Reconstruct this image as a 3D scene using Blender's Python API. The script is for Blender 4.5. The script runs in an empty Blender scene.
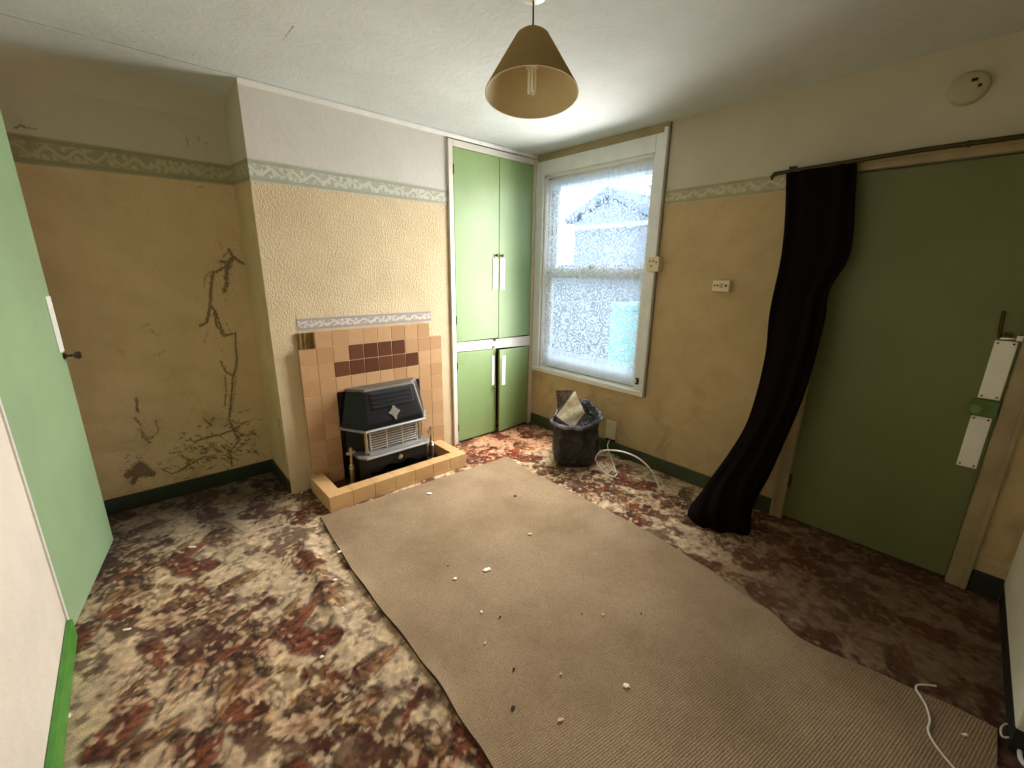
import bpy, math, random
import numpy as np
from mathutils import Vector
random.seed(7); rng = np.random.default_rng(11)
sc = bpy.context.scene
COL = bpy.context.collection

# ------------------------------------------------------------------ camera
F = 424.2116; YAW, PITCH, ROLL = -0.7314107, -0.2615059, 0.0142398
CAM = np.array([-2.8942, -2.9359, 1.5]); H = 2.4707
def cam_axes():
    cy, sy = math.cos(YAW), math.sin(YAW)
    fwd = np.array([-sy*math.cos(PITCH), cy*math.cos(PITCH), math.sin(PITCH)])
    right = np.array([cy, sy, 0.0]); up = np.cross(right, fwd)
    return (right*math.cos(ROLL)+up*math.sin(ROLL), -right*math.sin(ROLL)+up*math.cos(ROLL), fwd)
AX = cam_axes()
def at(u, v, n, d):
    """the point of the real plane n.p = d that a point of the photograph shows"""
    r = AX[0]*(u-512)/F + AX[1]*(384-v)/F + AX[2]
    n = np.array(n, float); t = (d - CAM @ n)/(r @ n)
    return CAM + t*r
def at_floor(u, v, z=0.0): return at(u, v, (0, 0, 1), z)
def at_x(u, v, x=0.0): return at(u, v, (1, 0, 0), x)
def at_y(u, v, y=0.0): return at(u, v, (0, 1, 0), y)
cd = bpy.data.cameras.new('camera'); cam = bpy.data.objects.new('camera', cd); COL.objects.link(cam)
cd.sensor_width = 36; cd.lens = F/1024*36; cd.clip_start = 0.01
from mathutils import Matrix
Mx = Matrix.Identity(4)
for i in range(3):
    Mx[i][0] = AX[0][i]; Mx[i][1] = AX[1][i]; Mx[i][2] = -AX[2][i]; Mx[i][3] = CAM[i]
cam.matrix_world = Mx; sc.camera = cam

# ------------------------------------------------------------------ node helpers
class N:
    def __init__(s, name):
        s.m = bpy.data.materials.new(name); s.m.use_nodes = True
        s.t = s.m.node_tree; s.t.nodes.clear()
        s.out = s.t.nodes.new('ShaderNodeOutputMaterial')
    def n(s, ty, **kw):
        nd = s.t.nodes.new('ShaderNode'+ty)
        for k, v in kw.items(): setattr(nd, k, v)
        return nd
    def put(s, sock, val):
        if isinstance(val, bpy.types.NodeSocket): s.t.links.new(val, sock)
        else:
            if hasattr(sock.default_value, '__len__') and hasattr(val, '__len__'):
                val = tuple(val)
                if len(sock.default_value) == 4 and len(val) == 3: val = val+(1,)
            sock.default_value = val
    def math(s, op, a, b=0.0, c=0.0, clamp=False):
        nd = s.n('Math', operation=op, use_clamp=clamp)
        s.put(nd.inputs[0], a); s.put(nd.inputs[1], b); s.put(nd.inputs[2], c); return nd.outputs[0]
    def mix(s, f, a, b, mode='MIX'):
        nd = s.n('Mix', data_type='RGBA', blend_type=mode)
        s.put(nd.inputs[0], f); s.put(nd.inputs[6], a); s.put(nd.inputs[7], b); return nd.outputs[2]
    def noise(s, vec, scale, detail=3, rough=.55, dist=0.0, col=False):
        nd = s.n('TexNoise'); s.put(nd.inputs['Vector'], vec)
        nd.inputs['Scale'].default_value = scale; nd.inputs['Detail'].default_value = detail
        nd.inputs['Roughness'].default_value = rough; nd.inputs['Distortion'].default_value = dist
        return nd.outputs['Color' if col else 'Fac']
    def voro(s, vec, scale, feature='F1', out='Distance', rnd=1.0):
        nd = s.n('TexVoronoi', feature=feature); s.put(nd.inputs['Vector'], vec)
        nd.inputs['Scale'].default_value = scale; nd.inputs['Randomness'].default_value = rnd
        return nd.outputs[out]
    def ramp(s, f, stops, interp='LINEAR'):
        nd = s.n('ValToRGB'); r = nd.color_ramp; r.interpolation = interp
        while len(r.elements) < len(stops): r.elements.new(.5)
        for e, (p, c) in zip(r.elements, stops):
            e.position = p
            if not hasattr(c, '__len__'): c = (c, c, c)
            e.color = tuple(c)+(1,)
        s.put(nd.inputs[0], f); return nd.outputs[0]
    def step(s, x, a, b):
        nd = s.n('MapRange', clamp=True); nd.interpolation_type = 'SMOOTHSTEP'
        s.put(nd.inputs[0], x); nd.inputs[1].default_value = a; nd.inputs[2].default_value = b
        return nd.outputs[0]
    def pos(s): return s.n('NewGeometry').outputs['Position']
    def sep(s, v):
        nd = s.n('SeparateXYZ'); s.put(nd.inputs[0], v); return nd.outputs
    def comb(s, x, y, z):
        nd = s.n('CombineXYZ')
        for i, v in enumerate((x, y, z)): s.put(nd.inputs[i], v)
        return nd.outputs[0]
    def bump(s, h, strength=.3, dist=.01, normal=None):
        nd = s.n('Bump'); s.put(nd.inputs['Height'], h); nd.inputs['Strength'].default_value = strength
        nd.inputs['Distance'].default_value = dist
        if normal is not None: s.put(nd.inputs['Normal'], normal)
        return nd.outputs[0]
    def attr(s, name, out='Fac'):
        return s.n('Attribute', attribute_name=name).outputs[out]
    def bsdf(s, col, rough=.6, metal=0.0, normal=None, spec=.5, coat=0.0, sheen=0.0, trans=0.0):
        b = s.n('BsdfPrincipled'); s.put(b.inputs['Base Color'], col); s.put(b.inputs['Roughness'], rough)
        s.put(b.inputs['Metallic'], metal); s.put(b.inputs['Specular IOR Level'], spec)
        b.inputs['Coat Weight'].default_value = coat; b.inputs['Sheen Weight'].default_value = sheen
        b.inputs['Transmission Weight'].default_value = trans
        if normal is not None: s.put(b.inputs['Normal'], normal)
        return b.outputs[0]
    def done(s, shader):
        s.t.links.new(shader, s.out.inputs[0]); return s.m

def lin(r, g, b):
    f = lambda c: c/12.92 if c <= .04045 else ((c+.055)/1.055)**2.4
    return tuple(f(c/255) for c in (r, g, b))
def simple(name, col, rough=.5, metal=0.0, var=.12, vscale=6, bump=0.0, bscale=60, bdist=.004, spec=.5, coat=0.0, dirt=None, sheen=0.0):
    s = N(name); p = s.pos()
    f = s.noise(p, vscale, 4, .6)
    c = s.mix(s.step(f, .3, .75), tuple(x*(1-var) for x in col), tuple(min(1, x*(1+var)) for x in col))
    if dirt: c = s.mix(s.math('MULTIPLY', s.step(s.noise(p, 14, 6, .7), .55, .8), dirt[1]), c, dirt[0])
    nrm = s.bump(s.noise(p, bscale, 4, .6), bump, bdist) if bump else None
    return s.done(s.bsdf(c, rough, metal, nrm, spec, coat, sheen))

CREAM = lin(206, 176, 122); PALE = lin(200, 194, 176); GREEN = lin(146, 172, 122)
# wall papers -----------------------------------------------------------------
def wall_mat(name, low, up, zsplit=2.0, emboss=.9, stain=.35, mould=False, tint=None, vemb=34, mottle=None):
    s = N(name); p = s.pos(); z = s.sep(p)[2]
    hi = s.step(z, zsplit-.004, zsplit+.004)
    v1 = s.step(s.noise(p, 1.7, 4, .6), .3, .75); v2 = s.step(s.noise(p, 7, 5, .65), .35, .8)
    lowc = s.mix(v1, low, tuple(x*.86 for x in low)); lowc = s.mix(s.math('MULTIPLY', v2, stain), lowc, tuple(a*b for a, b in zip(low, (.72, .66, .55))))
    upc = s.mix(v1, up, tuple(x*.9 for x in up)); upc = s.mix(s.math('MULTIPLY', v2, stain*.7), upc, tuple(a*b for a, b in zip(up, (.84, .81, .72))))
    c = s.mix(hi, lowc, upc)
    if mottle:                                           # damp patches low on the paper
        d = s.math('MULTIPLY', s.step(s.noise(p, 4.5, 6, .72, .6), .46, .72), s.step(z, 1.15, .25))
        c = s.mix(s.math('MULTIPLY', d, mottle), c, lin(118, 100, 62))
    if mould:
        a = s.attr('mould')
        n = s.noise(p, 60, 5, .7)
        f = s.step(s.math('ADD', a, s.math('MULTIPLY', s.math('SUBTRACT', n, .5), 1.5)), .22, .8)
        f = s.math('MULTIPLY', f, s.step(a, .03, .2))
        c = s.mix(s.math('MULTIPLY', f, .76), c, lin(62, 46, 25))
    # embossed blown paper: long vertical blobs
    q = s.comb(s.math('MULTIPLY', s.sep(p)[0], 1.0), s.sep(p)[1], s.math('MULTIPLY', z, .55))
    e = s.step(s.noise(q, vemb*2.2, 3, .6, .5), .36, .64)
    grain = s.noise(p, 190, 3, .6)
    hlow = s.math('ADD', s.math('MULTIPLY', e, 1.0), s.math('MULTIPLY', grain, .25))
    hup = s.math('ADD', s.math('MULTIPLY', s.step(s.noise(p, 22, 5, .7, 1.2), .3, .7), .35), s.math('MULTIPLY', grain, .2))
    hmix = s.n('Mix', data_type='FLOAT'); s.put(hmix.inputs[0], hi); s.put(hmix.inputs[2], hlow); s.put(hmix.inputs[3], hup)
    nrm = s.bump(hmix.outputs[0], emboss, .004)
    return s.done(s.bsdf(c, .75, 0, nrm, .25))
M = {}
M['breast'] = wall_mat('embossed cream and white paper', lin(212, 192, 156), lin(206, 203, 193), 2.02, .55, vemb=46)
M['alcove'] = wall_mat('stained alcove paper', lin(206, 182, 138), lin(192, 184, 158), 2.05, .3, .5, mould=True, mottle=.35)
M['side'] = wall_mat('breast side paper', lin(200, 178, 134), lin(190, 182, 154), 2.03, .3, .5, mould=True)
M['right'] = wall_mat('window wall paper', lin(196, 174, 132), lin(196, 190, 170), 1.97, .35, .45, mottle=.4)
M['left'] = wall_mat('plain white paper', lin(226, 214, 198), lin(226, 214, 198), 3.0, .22, .12)
M['near'] = wall_mat('near wall paint', lin(240, 238, 220), lin(240, 238, 220), 3.0, .2, .2)

def ceiling_mat():
    s = N('ceiling lining paper'); p = s.pos()
    v = s.step(s.noise(p, 1.3, 4, .6), .3, .75)
    c = s.mix(v, lin(206, 209, 205), lin(192, 195, 190))
    c = s.mix(s.math('MULTIPLY', s.step(s.noise(p, 9, 6, .75), .5, .8), .35), c, lin(186, 182, 164))
    a = s.attr('crack'); o = s.sep(p)
    c = s.mix(s.step(o[1], .18, .44), c, lin(190, 182, 156))
    ln = s.math('MULTIPLY', s.step(s.math('ABSOLUTE', s.math('ADD', s.math('ADD', o[1], .036), s.math('MULTIPLY', s.math('SUBTRACT', s.noise(p, 3, 2, .5), .5), .006))), .0035, .0015), s.step(o[0], -.15, -.3))
    ln = s.math('MULTIPLY', ln, s.step(s.noise(p, 4, 3, .6), .35, .5))
    c = s.mix(s.math('MULTIPLY', ln, .85), c, lin(66, 58, 42))
    c = s.mix(s.step(a, .3, .8), c, lin(120, 112, 92))
    h = s.math('ADD', s.math('MULTIPLY', s.step(s.noise(p, 11, 6, .7, 1.6), .4, .62), .8), s.math('MULTIPLY', s.noise(p, 60, 4, .6), .4))
    return s.done(s.bsdf(c, .8, 0, s.bump(h, .17, .008), .2))
M['ceiling'] = ceiling_mat()

def frieze_mat(name, axis, light, dark, pitch=.115, stains=.2):
    s = N(name); p = s.pos(); a = s.sep(p)[0 if axis == 'x' else 1]
    z = s.attr('v')                                  # 0..1 over the band's height
    u = s.math('DIVIDE', a, pitch)
    vine = s.math('ABSOLUTE', s.math('SUBTRACT', s.math('SUBTRACT', z, .5), s.math('MULTIPLY', s.math('SINE', s.math('MULTIPLY', u, 6.2832)), .15)))
    vl = s.step(vine, .11, .04)
    q = s.comb(s.math('MULTIPLY', u, 1.0), s.math('MULTIPLY', z, .72), 0.0)
    q2 = s.n('VectorMath', operation='ADD'); s.put(q2.inputs[0], q)
    sc_ = s.n('VectorMath', operation='SCALE'); s.put(sc_.inputs[0], s.noise(q, 5, 2, .5, col=True)); sc_.inputs['Scale'].default_value = .22
    s.put(q2.inputs[1], sc_.outputs[0])
    leaf = s.step(s.math('ADD', s.voro(q2.outputs[0], 3.4, 'F1', 'Distance', .75), s.math('MULTIPLY', s.math('SUBTRACT', s.noise(q, 9, 2, .5), .5), .55)), .52, .30)
    core = s.math('MULTIPLY', s.step(s.math('ABSOLUTE', s.math('SUBTRACT', z, .5)), .31, .27), 1.0)
    pat = s.math('MULTIPLY', s.math('MAXIMUM', leaf, vl), core)
    c = s.mix(s.math('MULTIPLY', pat, .8), dark, light)
    e = s.math('ABSOLUTE', s.math('SUBTRACT', z, .5))
    ln = s.math('MAXIMUM', s.step(s.math('ABSOLUTE', s.math('SUBTRACT', e, .34)), .02, .008), s.step(s.math('ABSOLUTE', s.math('SUBTRACT', e, .42)), .02, .01))
    c = s.mix(s.math('MULTIPLY', ln, .65), c, tuple(x*.62 for x in dark))
    c = s.mix(s.math('MULTIPLY', s.step(e, .435, .45), .5), c, light)
    c = s.mix(s.math('MULTIPLY', s.step(s.noise(p, 5, 5, .6), .45, .75), stains), c, lin(120, 108, 70))
    return s.done(s.bsdf(c, .7, 0, s.bump(pat, .5, .002), .25))
M['frieze_breast'] = frieze_mat('frieze on the breast', 'x', lin(204, 202, 188), lin(168, 170, 152))
M['frieze_alcove'] = frieze_mat('frieze in the alcove', 'x', lin(176, 168, 132), lin(146, 140, 106), stains=.4)
M['frieze_side'] = frieze_mat('frieze on the side', 'y', lin(176, 168, 132), lin(146, 140, 106), stains=.4)
M['frieze_right'] = frieze_mat('frieze beside the window', 'y', lin(196, 190, 160), lin(166, 160, 130), stains=.3)

# carpets -----------------------------------------------------------------------
def carpet_mat():
    s = N('floral axminster'); p = s.pos()
    c = s.attr('pattern', 'Color')
    n = s.noise(p, 210, 3, .7)
    c = s.mix(.55, c, s.mix(n, (.16, .13, .11), (1.0, 1.0, 1.0)), 'MULTIPLY')
    c = s.mix(1.0, c, (1.85, 1.72, 1.6), 'MULTIPLY')
    h = s.math('ADD', n, s.math('MULTIPLY', s.noise(p, 34, 3, .6), .8))
    return s.done(s.bsdf(c, .95, 0, s.bump(h, .7, .006), .08, sheen=.08))
M['carpet'] = carpet_mat()
def rug_mat():
    s = N('ribbed taupe carpet'); p = s.pos(); o = s.sep(p)
    w = s.math('ADD', s.math('MULTIPLY', o[1], .985), s.math('MULTIPLY', o[0], .17))
    w = s.math('ADD', w, s.math('MULTIPLY', s.noise(p, 30, 2, .5), .003))
    rib = s.math('SINE', s.math('MULTIPLY', w, 6.2832/.0085))
    w2 = s.math('SUBTRACT', s.math('MULTIPLY', o[0], .985), s.math('MULTIPLY', o[1], .17))
    rib2 = s.math('SINE', s.math('MULTIPLY', w2, 6.2832/.0095))
    hh = s.math('ADD', s.math('MULTIPLY', rib, .5), s.math('MULTIPLY', rib2, .25))
    base = s.mix(s.step(s.noise(p, 2.2, 5, .62), .32, .72), lin(166, 143, 115), lin(141, 119, 92))
    base = s.mix(s.math('MULTIPLY', s.step(s.noise(p, 170, 3, .75), .42, .72), .5), base, lin(86, 68, 52))
    base = s.mix(s.math('MULTIPLY', s.step(hh, .2, -.7), .30), base, lin(92, 72, 54))
    base = s.mix(s.math('MULTIPLY', s.step(s.noise(p, 11, 6, .72), .56, .76), .3), base, lin(172, 150, 126))
    h = s.math('ADD', hh, s.math('MULTIPLY', s.noise(p, 190, 2, .6), 1.2))
    return s.done(s.bsdf(base, .95, 0, s.bump(h, .4, .003), .08))
M['rug'] = rug_mat()
M['rug_edge'] = simple('rug edge shade', lin(58, 40, 28), .9)  # shadow line around the rug put into a dark edge colour

# paints, metals, bits -----------------------------------------------------------
M['white_paint'] = simple('white gloss paint', lin(222, 220, 212), .4, var=.05, dirt=(lin(160, 150, 128), .35))
M['grey_white'] = simple('aged white window paint', lin(222, 226, 226), .42, var=.06, dirt=(lin(150, 142, 122), .3))
M['tan_strip'] = simple('yellowed paint strip', lin(160, 148, 112), .6, dirt=(lin(96, 84, 56), .5))
M['brown_trim'] = simple('brown edge bead', lin(112, 98, 72), .6)
M['cup_frame'] = simple('cupboard frame paint', lin(216, 210, 196), .45, var=.05, dirt=(lin(150, 140, 116), .35))
def green_mat(name, col, rough=.38, spec=.5):
    s = N(name); p = s.pos()
    c = s.mix(s.step(s.noise(p, 2.4, 4, .6), .3, .72), col, tuple(x*.88 for x in col))
    q = s.comb(s.math('MULTIPLY', s.sep(p)[0], 9), s.math('MULTIPLY', s.sep(p)[1], 9), s.math('MULTIPLY', s.sep(p)[2], 1.2))
    c = s.mix(s.math('MULTIPLY', s.step(s.noise(q, 3, 5, .65), .5, .8), .22), c, tuple(a*b for a, b in zip(col, (.78, .76, .62))))
    return s.done(s.bsdf(c, rough, 0, s.bump(s.noise(q, 12, 3, .6), .06, .003), spec))
M['green'] = green_mat('sage green gloss', lin(138, 163, 108))
M['green_left'] = green_mat('mint green gloss', lin(150, 176, 134))
M['green_door'] = green_mat('olive green gloss', lin(110, 116, 72), .42, .3)
M['green_edge'] = simple('olive door edge', lin(112, 108, 52), .5)
M['green_skirt'] = simple('bright green gloss', lin(72, 136, 48), .4, var=.15, dirt=(lin(40, 70, 24), .5))
M['dark_skirt'] = simple('dark green skirting', lin(32, 42, 26), .5, var=.2, dirt=(lin(20, 22, 14), .6))
M['right_skirt'] = simple('mid green skirting', lin(58, 70, 42), .5, var=.2, dirt=(lin(30, 34, 20), .6))
M['near_skirt'] = simple('blackened skirting', lin(30, 32, 26), .6)
M['door_trim'] = simple('cream door casing', lin(156, 140, 104), .5, dirt=(lin(110, 92, 56), .45))
M['white_plastic'] = simple('white plastic plate', lin(236, 236, 226), .35, var=.03)
M['cream_plastic'] = simple('cream plastic', lin(222, 208, 176), .4, var=.04, dirt=(lin(150, 128, 90), .3))
M['wall_plastic'] = simple('painted over plastic', lin(174, 166, 138), .6, var=.04)
M['dark'] = simple('dark hole', lin(22, 18, 14), .8)
M['black_void'] = simple('cupboard interior', lin(20, 18, 12), .9)
M['brass'] = simple('dull dark brass', lin(78, 58, 30), .35, .9)
M['brass2'] = simple('aged brass', lin(150, 120, 60), .35, .9)
M['knob_brown'] = simple('brown knob', lin(52, 34, 22), .3)
def tile_mat(name, a, b, rough=.25):
    s = N(name); p = s.pos(); o = s.sep(p)
    wn = s.n('TexWhiteNoise')
    cell = s.comb(s.math('FLOOR', s.math('DIVIDE', s.math('ADD', o[0], 2.13), .107)), s.math('FLOOR', s.math('DIVIDE', o[1], .2)), s.math('FLOOR', s.math('DIVIDE', s.math('SUBTRACT', o[2], .025), .107)))
    s.put(wn.inputs['Vector'], cell)
    c = s.mix(wn.outputs['Value'], a, b)
    c = s.mix(s.math('MULTIPLY', s.step(s.noise(p, 30, 5, .65), .35, .8), .35), c, tuple(x*.72 for x in a))
    return s.done(s.bsdf(c, rough, 0, s.bump(s.noise(p, 24, 3, .5), .08, .004), .45))
M['tile'] = tile_mat('buff mottled tile', lin(190, 152, 114), lin(174, 134, 96))
M['tile_top'] = tile_mat('buff kerb tile', lin(212, 172, 120), lin(200, 158, 108))
M['tile_dark'] = tile_mat('chocolate mottled tile', lin(104, 64, 44), lin(86, 50, 34))
M['scar'] = simple('old tile adhesive', lin(140, 112, 66), .95, var=.25, vscale=25, dirt=(lin(74, 54, 28), .8))
M['grout'] = simple('grout', lin(200, 172, 128), .9)
M['hearth'] = simple('dark hearth tile', lin(66, 38, 26), .4, dirt=(lin(30, 20, 14), .5))
M['heater_black'] = simple('black enamel', lin(15, 15, 18), .38, var=.2, spec=.3, dirt=(lin(42, 38, 36), .2))
M['heater_top'] = simple('grey enamel', lin(92, 84, 74), .55, var=.2)
M['heater_grey'] = simple('pewter trim', lin(150, 148, 146), .42, .5, var=.15)
M['chrome'] = simple('silver ornament', lin(214, 210, 198), .25, .9, var=.1)
M['antique'] = simple('antique silver brass', lin(176, 164, 130), .35, .85, var=.2)
M['radiant'] = simple('radiant fire clay', lin(118, 106, 94), .7, var=.2, vscale=30, dirt=(lin(96, 82, 66), .5))
M['bar'] = simple('guard bar', lin(216, 208, 196), .45, .35)
M['shade'] = None
M['cord'] = simple('dark cord', lin(46, 38, 26), .6)
M['rose'] = simple('ceiling rose plastic', lin(212, 200, 186), .4)
M['bulb'] = simple('white lamp tube', lin(240, 236, 220), .15, var=.02)
M['lamp_cap'] = simple('lamp base', lin(214, 200, 168), .4)
def shade_mat():
    s = N('olive card shade'); p = s.pos()
    c = s.mix(s.step(s.noise(p, 5, 3, .5), .3, .7), lin(166, 144, 98), lin(154, 132, 88))
    d = s.n('BsdfDiffuse'); s.put(d.inputs[0], c)
    t = s.n('BsdfTranslucent'); s.put(t.inputs[0], lin(206, 182, 120))
    m = s.n('MixShader'); m.inputs[0].default_value = .2
    s.t.links.new(d.outputs[0], m.inputs[1]); s.t.links.new(t.outputs[0], m.inputs[2])
    return s.done(m.outputs[0])
M['shade'] = shade_mat()
M['shade_in'] = simple('pale shade lining', lin(214, 198, 156), .8, var=.05)
def velvet():
    s = N('black maroon velvet'); p = s.pos()
    c = s.mix(s.noise(p, 9, 4, .6), (.003, .0012, .0014), (.006, .0022, .002))
    return s.done(s.bsdf(c, .9, 0, s.bump(s.noise(p, 90, 3, .6), .2, .004), .1, sheen=.0))
M['velvet'] = velvet()
M['rod'] = simple('tarnished rod', lin(62, 54, 24), .4, .6)
def bag_mat():
    s = N('black polythene'); p = s.pos()
    c = s.mix(s.noise(p, 12, 4, .6), lin(30, 27, 27), lin(56, 50, 48))
    h = s.math('ADD', s.noise(p, 9, 3, .6, 2.5), s.math('MULTIPLY', s.noise(p, 26, 3, .6, 2.0), .35))
    return s.done(s.bsdf(c, .3, 0, s.bump(h, 1.0, .06), .6))
M['bag'] = bag_mat()
M['bag_rim'] = simple('shiny bag rim', lin(96, 104, 118), .2, var=.75, vscale=16, spec=.9)
def paper_mat(name, a, b, sc_=24):
    s = N(name); p = s.pos()
    c = s.mix(s.step(s.noise(p, sc_, 4, .7), .45, .6), a, b)
    return s.done(s.bsdf(c, .85, 0, None, .2))
M['news_dark'] = paper_mat('printed page', lin(120, 108, 104), lin(78, 68, 66), 30)
M['news_light'] = paper_mat('cream page', lin(238, 228, 200), lin(214, 200, 162), 22)
M['cable'] = simple('white cable', lin(226, 218, 204), .4, var=.05)
M['wire'] = simple('pale wire', lin(180, 150, 96), .5)
M['plaster'] = simple('plaster flake', lin(240, 234, 218), .8, var=.05)
M['plaster_tan'] = simple('tan plaster flake', lin(212, 184, 140), .8, var=.1)
M['crumb'] = simple('dark crumb', lin(44, 28, 18), .9)
M['ext_wall'] = simple('pale render', lin(146, 162, 180), .8)
M['ext_brick'] = simple('grey brick', lin(116, 118, 116), .9, var=.3, vscale=8)
M['ext_roof'] = simple('slate roof', lin(126, 144, 172), .7)
M['ext_fence'] = simple('weathered fence board', lin(124, 134, 144), .9, var=.2, vscale=3)
M['ext_green'] = simple('green bush leaves', lin(84, 100, 66), .8, var=.4, vscale=12)
M['teal'] = simple('teal plastic', lin(120, 196, 194), .4)
M['paving'] = simple('concrete paving', lin(150, 150, 146), .9)
M['glass_dark'] = simple('dark window glass', lin(150, 164, 182), .1)
def glass_mat():
    s = N('window glass')
    t = s.n('BsdfTransparent'); s.put(t.inputs[0], (.95, .97, .98))
    g = s.n('BsdfGlossy'); g.inputs['Roughness'].default_value = .02
    m = s.n('MixShader'); m.inputs[0].default_value = .05
    s.t.links.new(t.outputs[0], m.inputs[1]); s.t.links.new(g.outputs[0], m.inputs[2])
    return s.done(m.outputs[0])
M['glass'] = glass_mat()
def lace_mat():
    s = N('white lace net'); p = s.pos(); o = s.sep(p); z = o[2]
    q = s.comb(0.0, o[1], z)
    wv = s.n('VectorMath', operation='ADD'); s.put(wv.inputs[0], q)
    ns = s.n('VectorMath', operation='SCALE'); s.put(ns.inputs[0], s.noise(q, 26, 2, .5, col=True)); ns.inputs['Scale'].default_value = .03
    s.put(wv.inputs[1], ns.outputs[0])
    w = wv.outputs[0]
    f1 = s.voro(w, 7.0, 'F1', 'Distance', .7)
    f2 = s.voro(w, 15, 'F1', 'Distance', .9)
    nz = s.noise(q, 30, 2, .6)
    r1 = s.step(s.math('SINE', s.math('ADD', s.math('MULTIPLY', f1, 36), s.math('MULTIPLY', nz, 5.0))), -.2, -.5)
    r2 = s.step(s.math('SINE', s.math('ADD', s.math('MULTIPLY', f2, 19), s.math('MULTIPLY', nz, 3.5))), -.25, -.55)
    gate = s.step(s.noise(w, 20, 2, .5), .42, .52)
    hole = s.math('MAXIMUM', s.math('MULTIPLY', r1, gate), s.math('MULTIPLY', r2, s.math('SUBTRACT', 1.0, s.math('MULTIPLY', gate, .6))))
    solid = s.math('SUBTRACT', .97, s.math('MULTIPLY', hole, .95))
    band = s.math('MAXIMUM', s.step(z, .795, .785), s.step(z, 2.165, 2.175))
    tip = s.math('MULTIPLY', s.step(s.math('ABSOLUTE', s.math('SUBTRACT', z, .765)), .03, .012), .2)
    dens = s.math('MAXIMUM', solid, s.math('SUBTRACT', s.math('MULTIPLY', band, .9), tip))
    dens = s.math('MULTIPLY', dens, .93)
    d = s.n('BsdfDiffuse'); s.put(d.inputs[0], lin(232, 238, 248))
    t = s.n('BsdfTranslucent'); s.put(t.inputs[0], lin(232, 242, 255))
    m = s.n('MixShader'); m.inputs[0].default_value = .6
    s.t.links.new(d.outputs[0], m.inputs[1]); s.t.links.new(t.outputs[0], m.inputs[2])
    tr = s.n('BsdfTransparent')
    mm = s.n('MixShader'); s.put(mm.inputs[0], dens)
    s.t.links.new(tr.outputs[0], mm.inputs[1]); s.t.links.new(m.outputs[0], mm.inputs[2])
    return s.done(mm.outputs[0])
M['lace'] = lace_mat()

# ------------------------------------------------------------------ mesh helpers
class MB:
    def __init__(s): s.v = []; s.f = []; s.mi = []
    def add(s, vs, fs, mi=0):
        b = len(s.v); s.v += [tuple(map(float, p)) for p in vs]
        for f in fs: s.f.append(tuple(b+i for i in f)); s.mi.append(mi)
        return s
    def box(s, x0, x1, y0, y1, z0, z1, mi=0):
        vs = [(x, y, z) for z in (z0, z1) for y in (y0, y1) for x in (x0, x1)]
        return s.add(vs, [(0, 2, 3, 1), (4, 5, 7, 6), (0, 1, 5, 4), (2, 6, 7, 3), (0, 4, 6, 2), (1, 3, 7, 5)], mi)
    def obox(s, o, u, v, w, mi=0):
        """box with a corner and three edge vectors"""
        o, u, v, w = map(np.array, (o, u, v, w))
        vs = [o+a*u+b*v+c*w for c in (0, 1) for b in (0, 1) for a in (0, 1)]
        return s.add(vs, [(0, 2, 3, 1), (4, 5, 7, 6), (0, 1, 5, 4), (2, 6, 7, 3), (0, 4, 6, 2), (1, 3, 7, 5)], mi)
    def prism(s, poly, off, mi=0):
        n = len(poly); p = [np.array(a, float) for a in poly]; q = [a+np.array(off) for a in p]
        return s.add(p+q, [tuple(range(n))[::-1], tuple(range(n, 2*n))]+[(i, (i+1) % n, n+(i+1) % n, n+i) for i in range(n)], mi)
    def loft(s, rings, closed=True, caps=True, mi=0):
        n = len(rings[0]); vs = [p for r in rings for p in r]; fs = []
        for k in range(len(rings)-1):
            for i in range(n if closed else n-1):
                j = (i+1) % n
                fs.append((k*n+i, k*n+j, (k+1)*n+j, (k+1)*n+i))
        if caps and closed: fs += [tuple(range(n))[::-1], tuple(range((len(rings)-1)*n, len(rings)*n))]
        return s.add(vs, fs, mi)
    def lathe(s, c, prof, n=24, axis='z', mi=0, caps=True):
        rings = []
        for r, h in prof:
            ring = []
            for i in range(n):
                a = 2*math.pi*i/n; x, y = r*math.cos(a), r*math.sin(a)
                d = {'z': (x, y, h), 'x': (h, x, y), 'y': (y, h, x)}[axis]
                ring.append((c[0]+d[0], c[1]+d[1], c[2]+d[2]))
            rings.append(ring)
        return s.loft(rings, True, caps, mi)
    def tube(s, pts, r, n=8, mi=0):
        pts = [np.array(p, float) for p in pts]; rings = []; up = np.array([.13, .27, .95])
        for i, p in enumerate(pts):
            t = pts[min(i+1, len(pts)-1)]-pts[max(i-1, 0)]; t /= np.linalg.norm(t)+1e-12
            a = up-t*(up@t); a /= np.linalg.norm(a); b = np.cross(t, a); up = a
            rr = r[i] if hasattr(r, '__len__') else r
            rings.append([p+rr*(math.cos(2*math.pi*k/n)*a+math.sin(2*math.pi*k/n)*b) for k in range(n)])
        return s.loft(rings, True, True, mi)
    def grid(s, P, mi=0):
        nu, nv = len(P), len(P[0])
        return s.add([p for r in P for p in r], [(i*nv+j, i*nv+j+1, (i+1)*nv+j+1, (i+1)*nv+j) for i in range(nu-1) for j in range(nv-1)], mi)
def smooth_path(pts, k=8):
    """Catmull-Rom through points"""
    P = [np.array(p, float) for p in pts]; P = [2*P[0]-P[1]]+P+[2*P[-1]-P[-2]]; out = []
    for i in range(1, len(P)-2):
        for t in np.linspace(0, 1, k, endpoint=False):
            a, b, c, d = P[i-1:i+3]
            out.append(.5*((2*b)+(c-a)*t+(2*a-5*b+4*c-d)*t*t+(3*b-a-3*c+d)*t**3))
    out.append(P[-2]); return out
ORG = {}
def thing(name, label, cat, loc=(0, 0, 0), group=None, kind=None):
    o = bpy.data.objects.new(name, None); COL.objects.link(o); o.location = loc; o.empty_display_size = .05
    ORG[o] = np.array(loc, float); tag(o, label, cat, group, kind); return o
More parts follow.
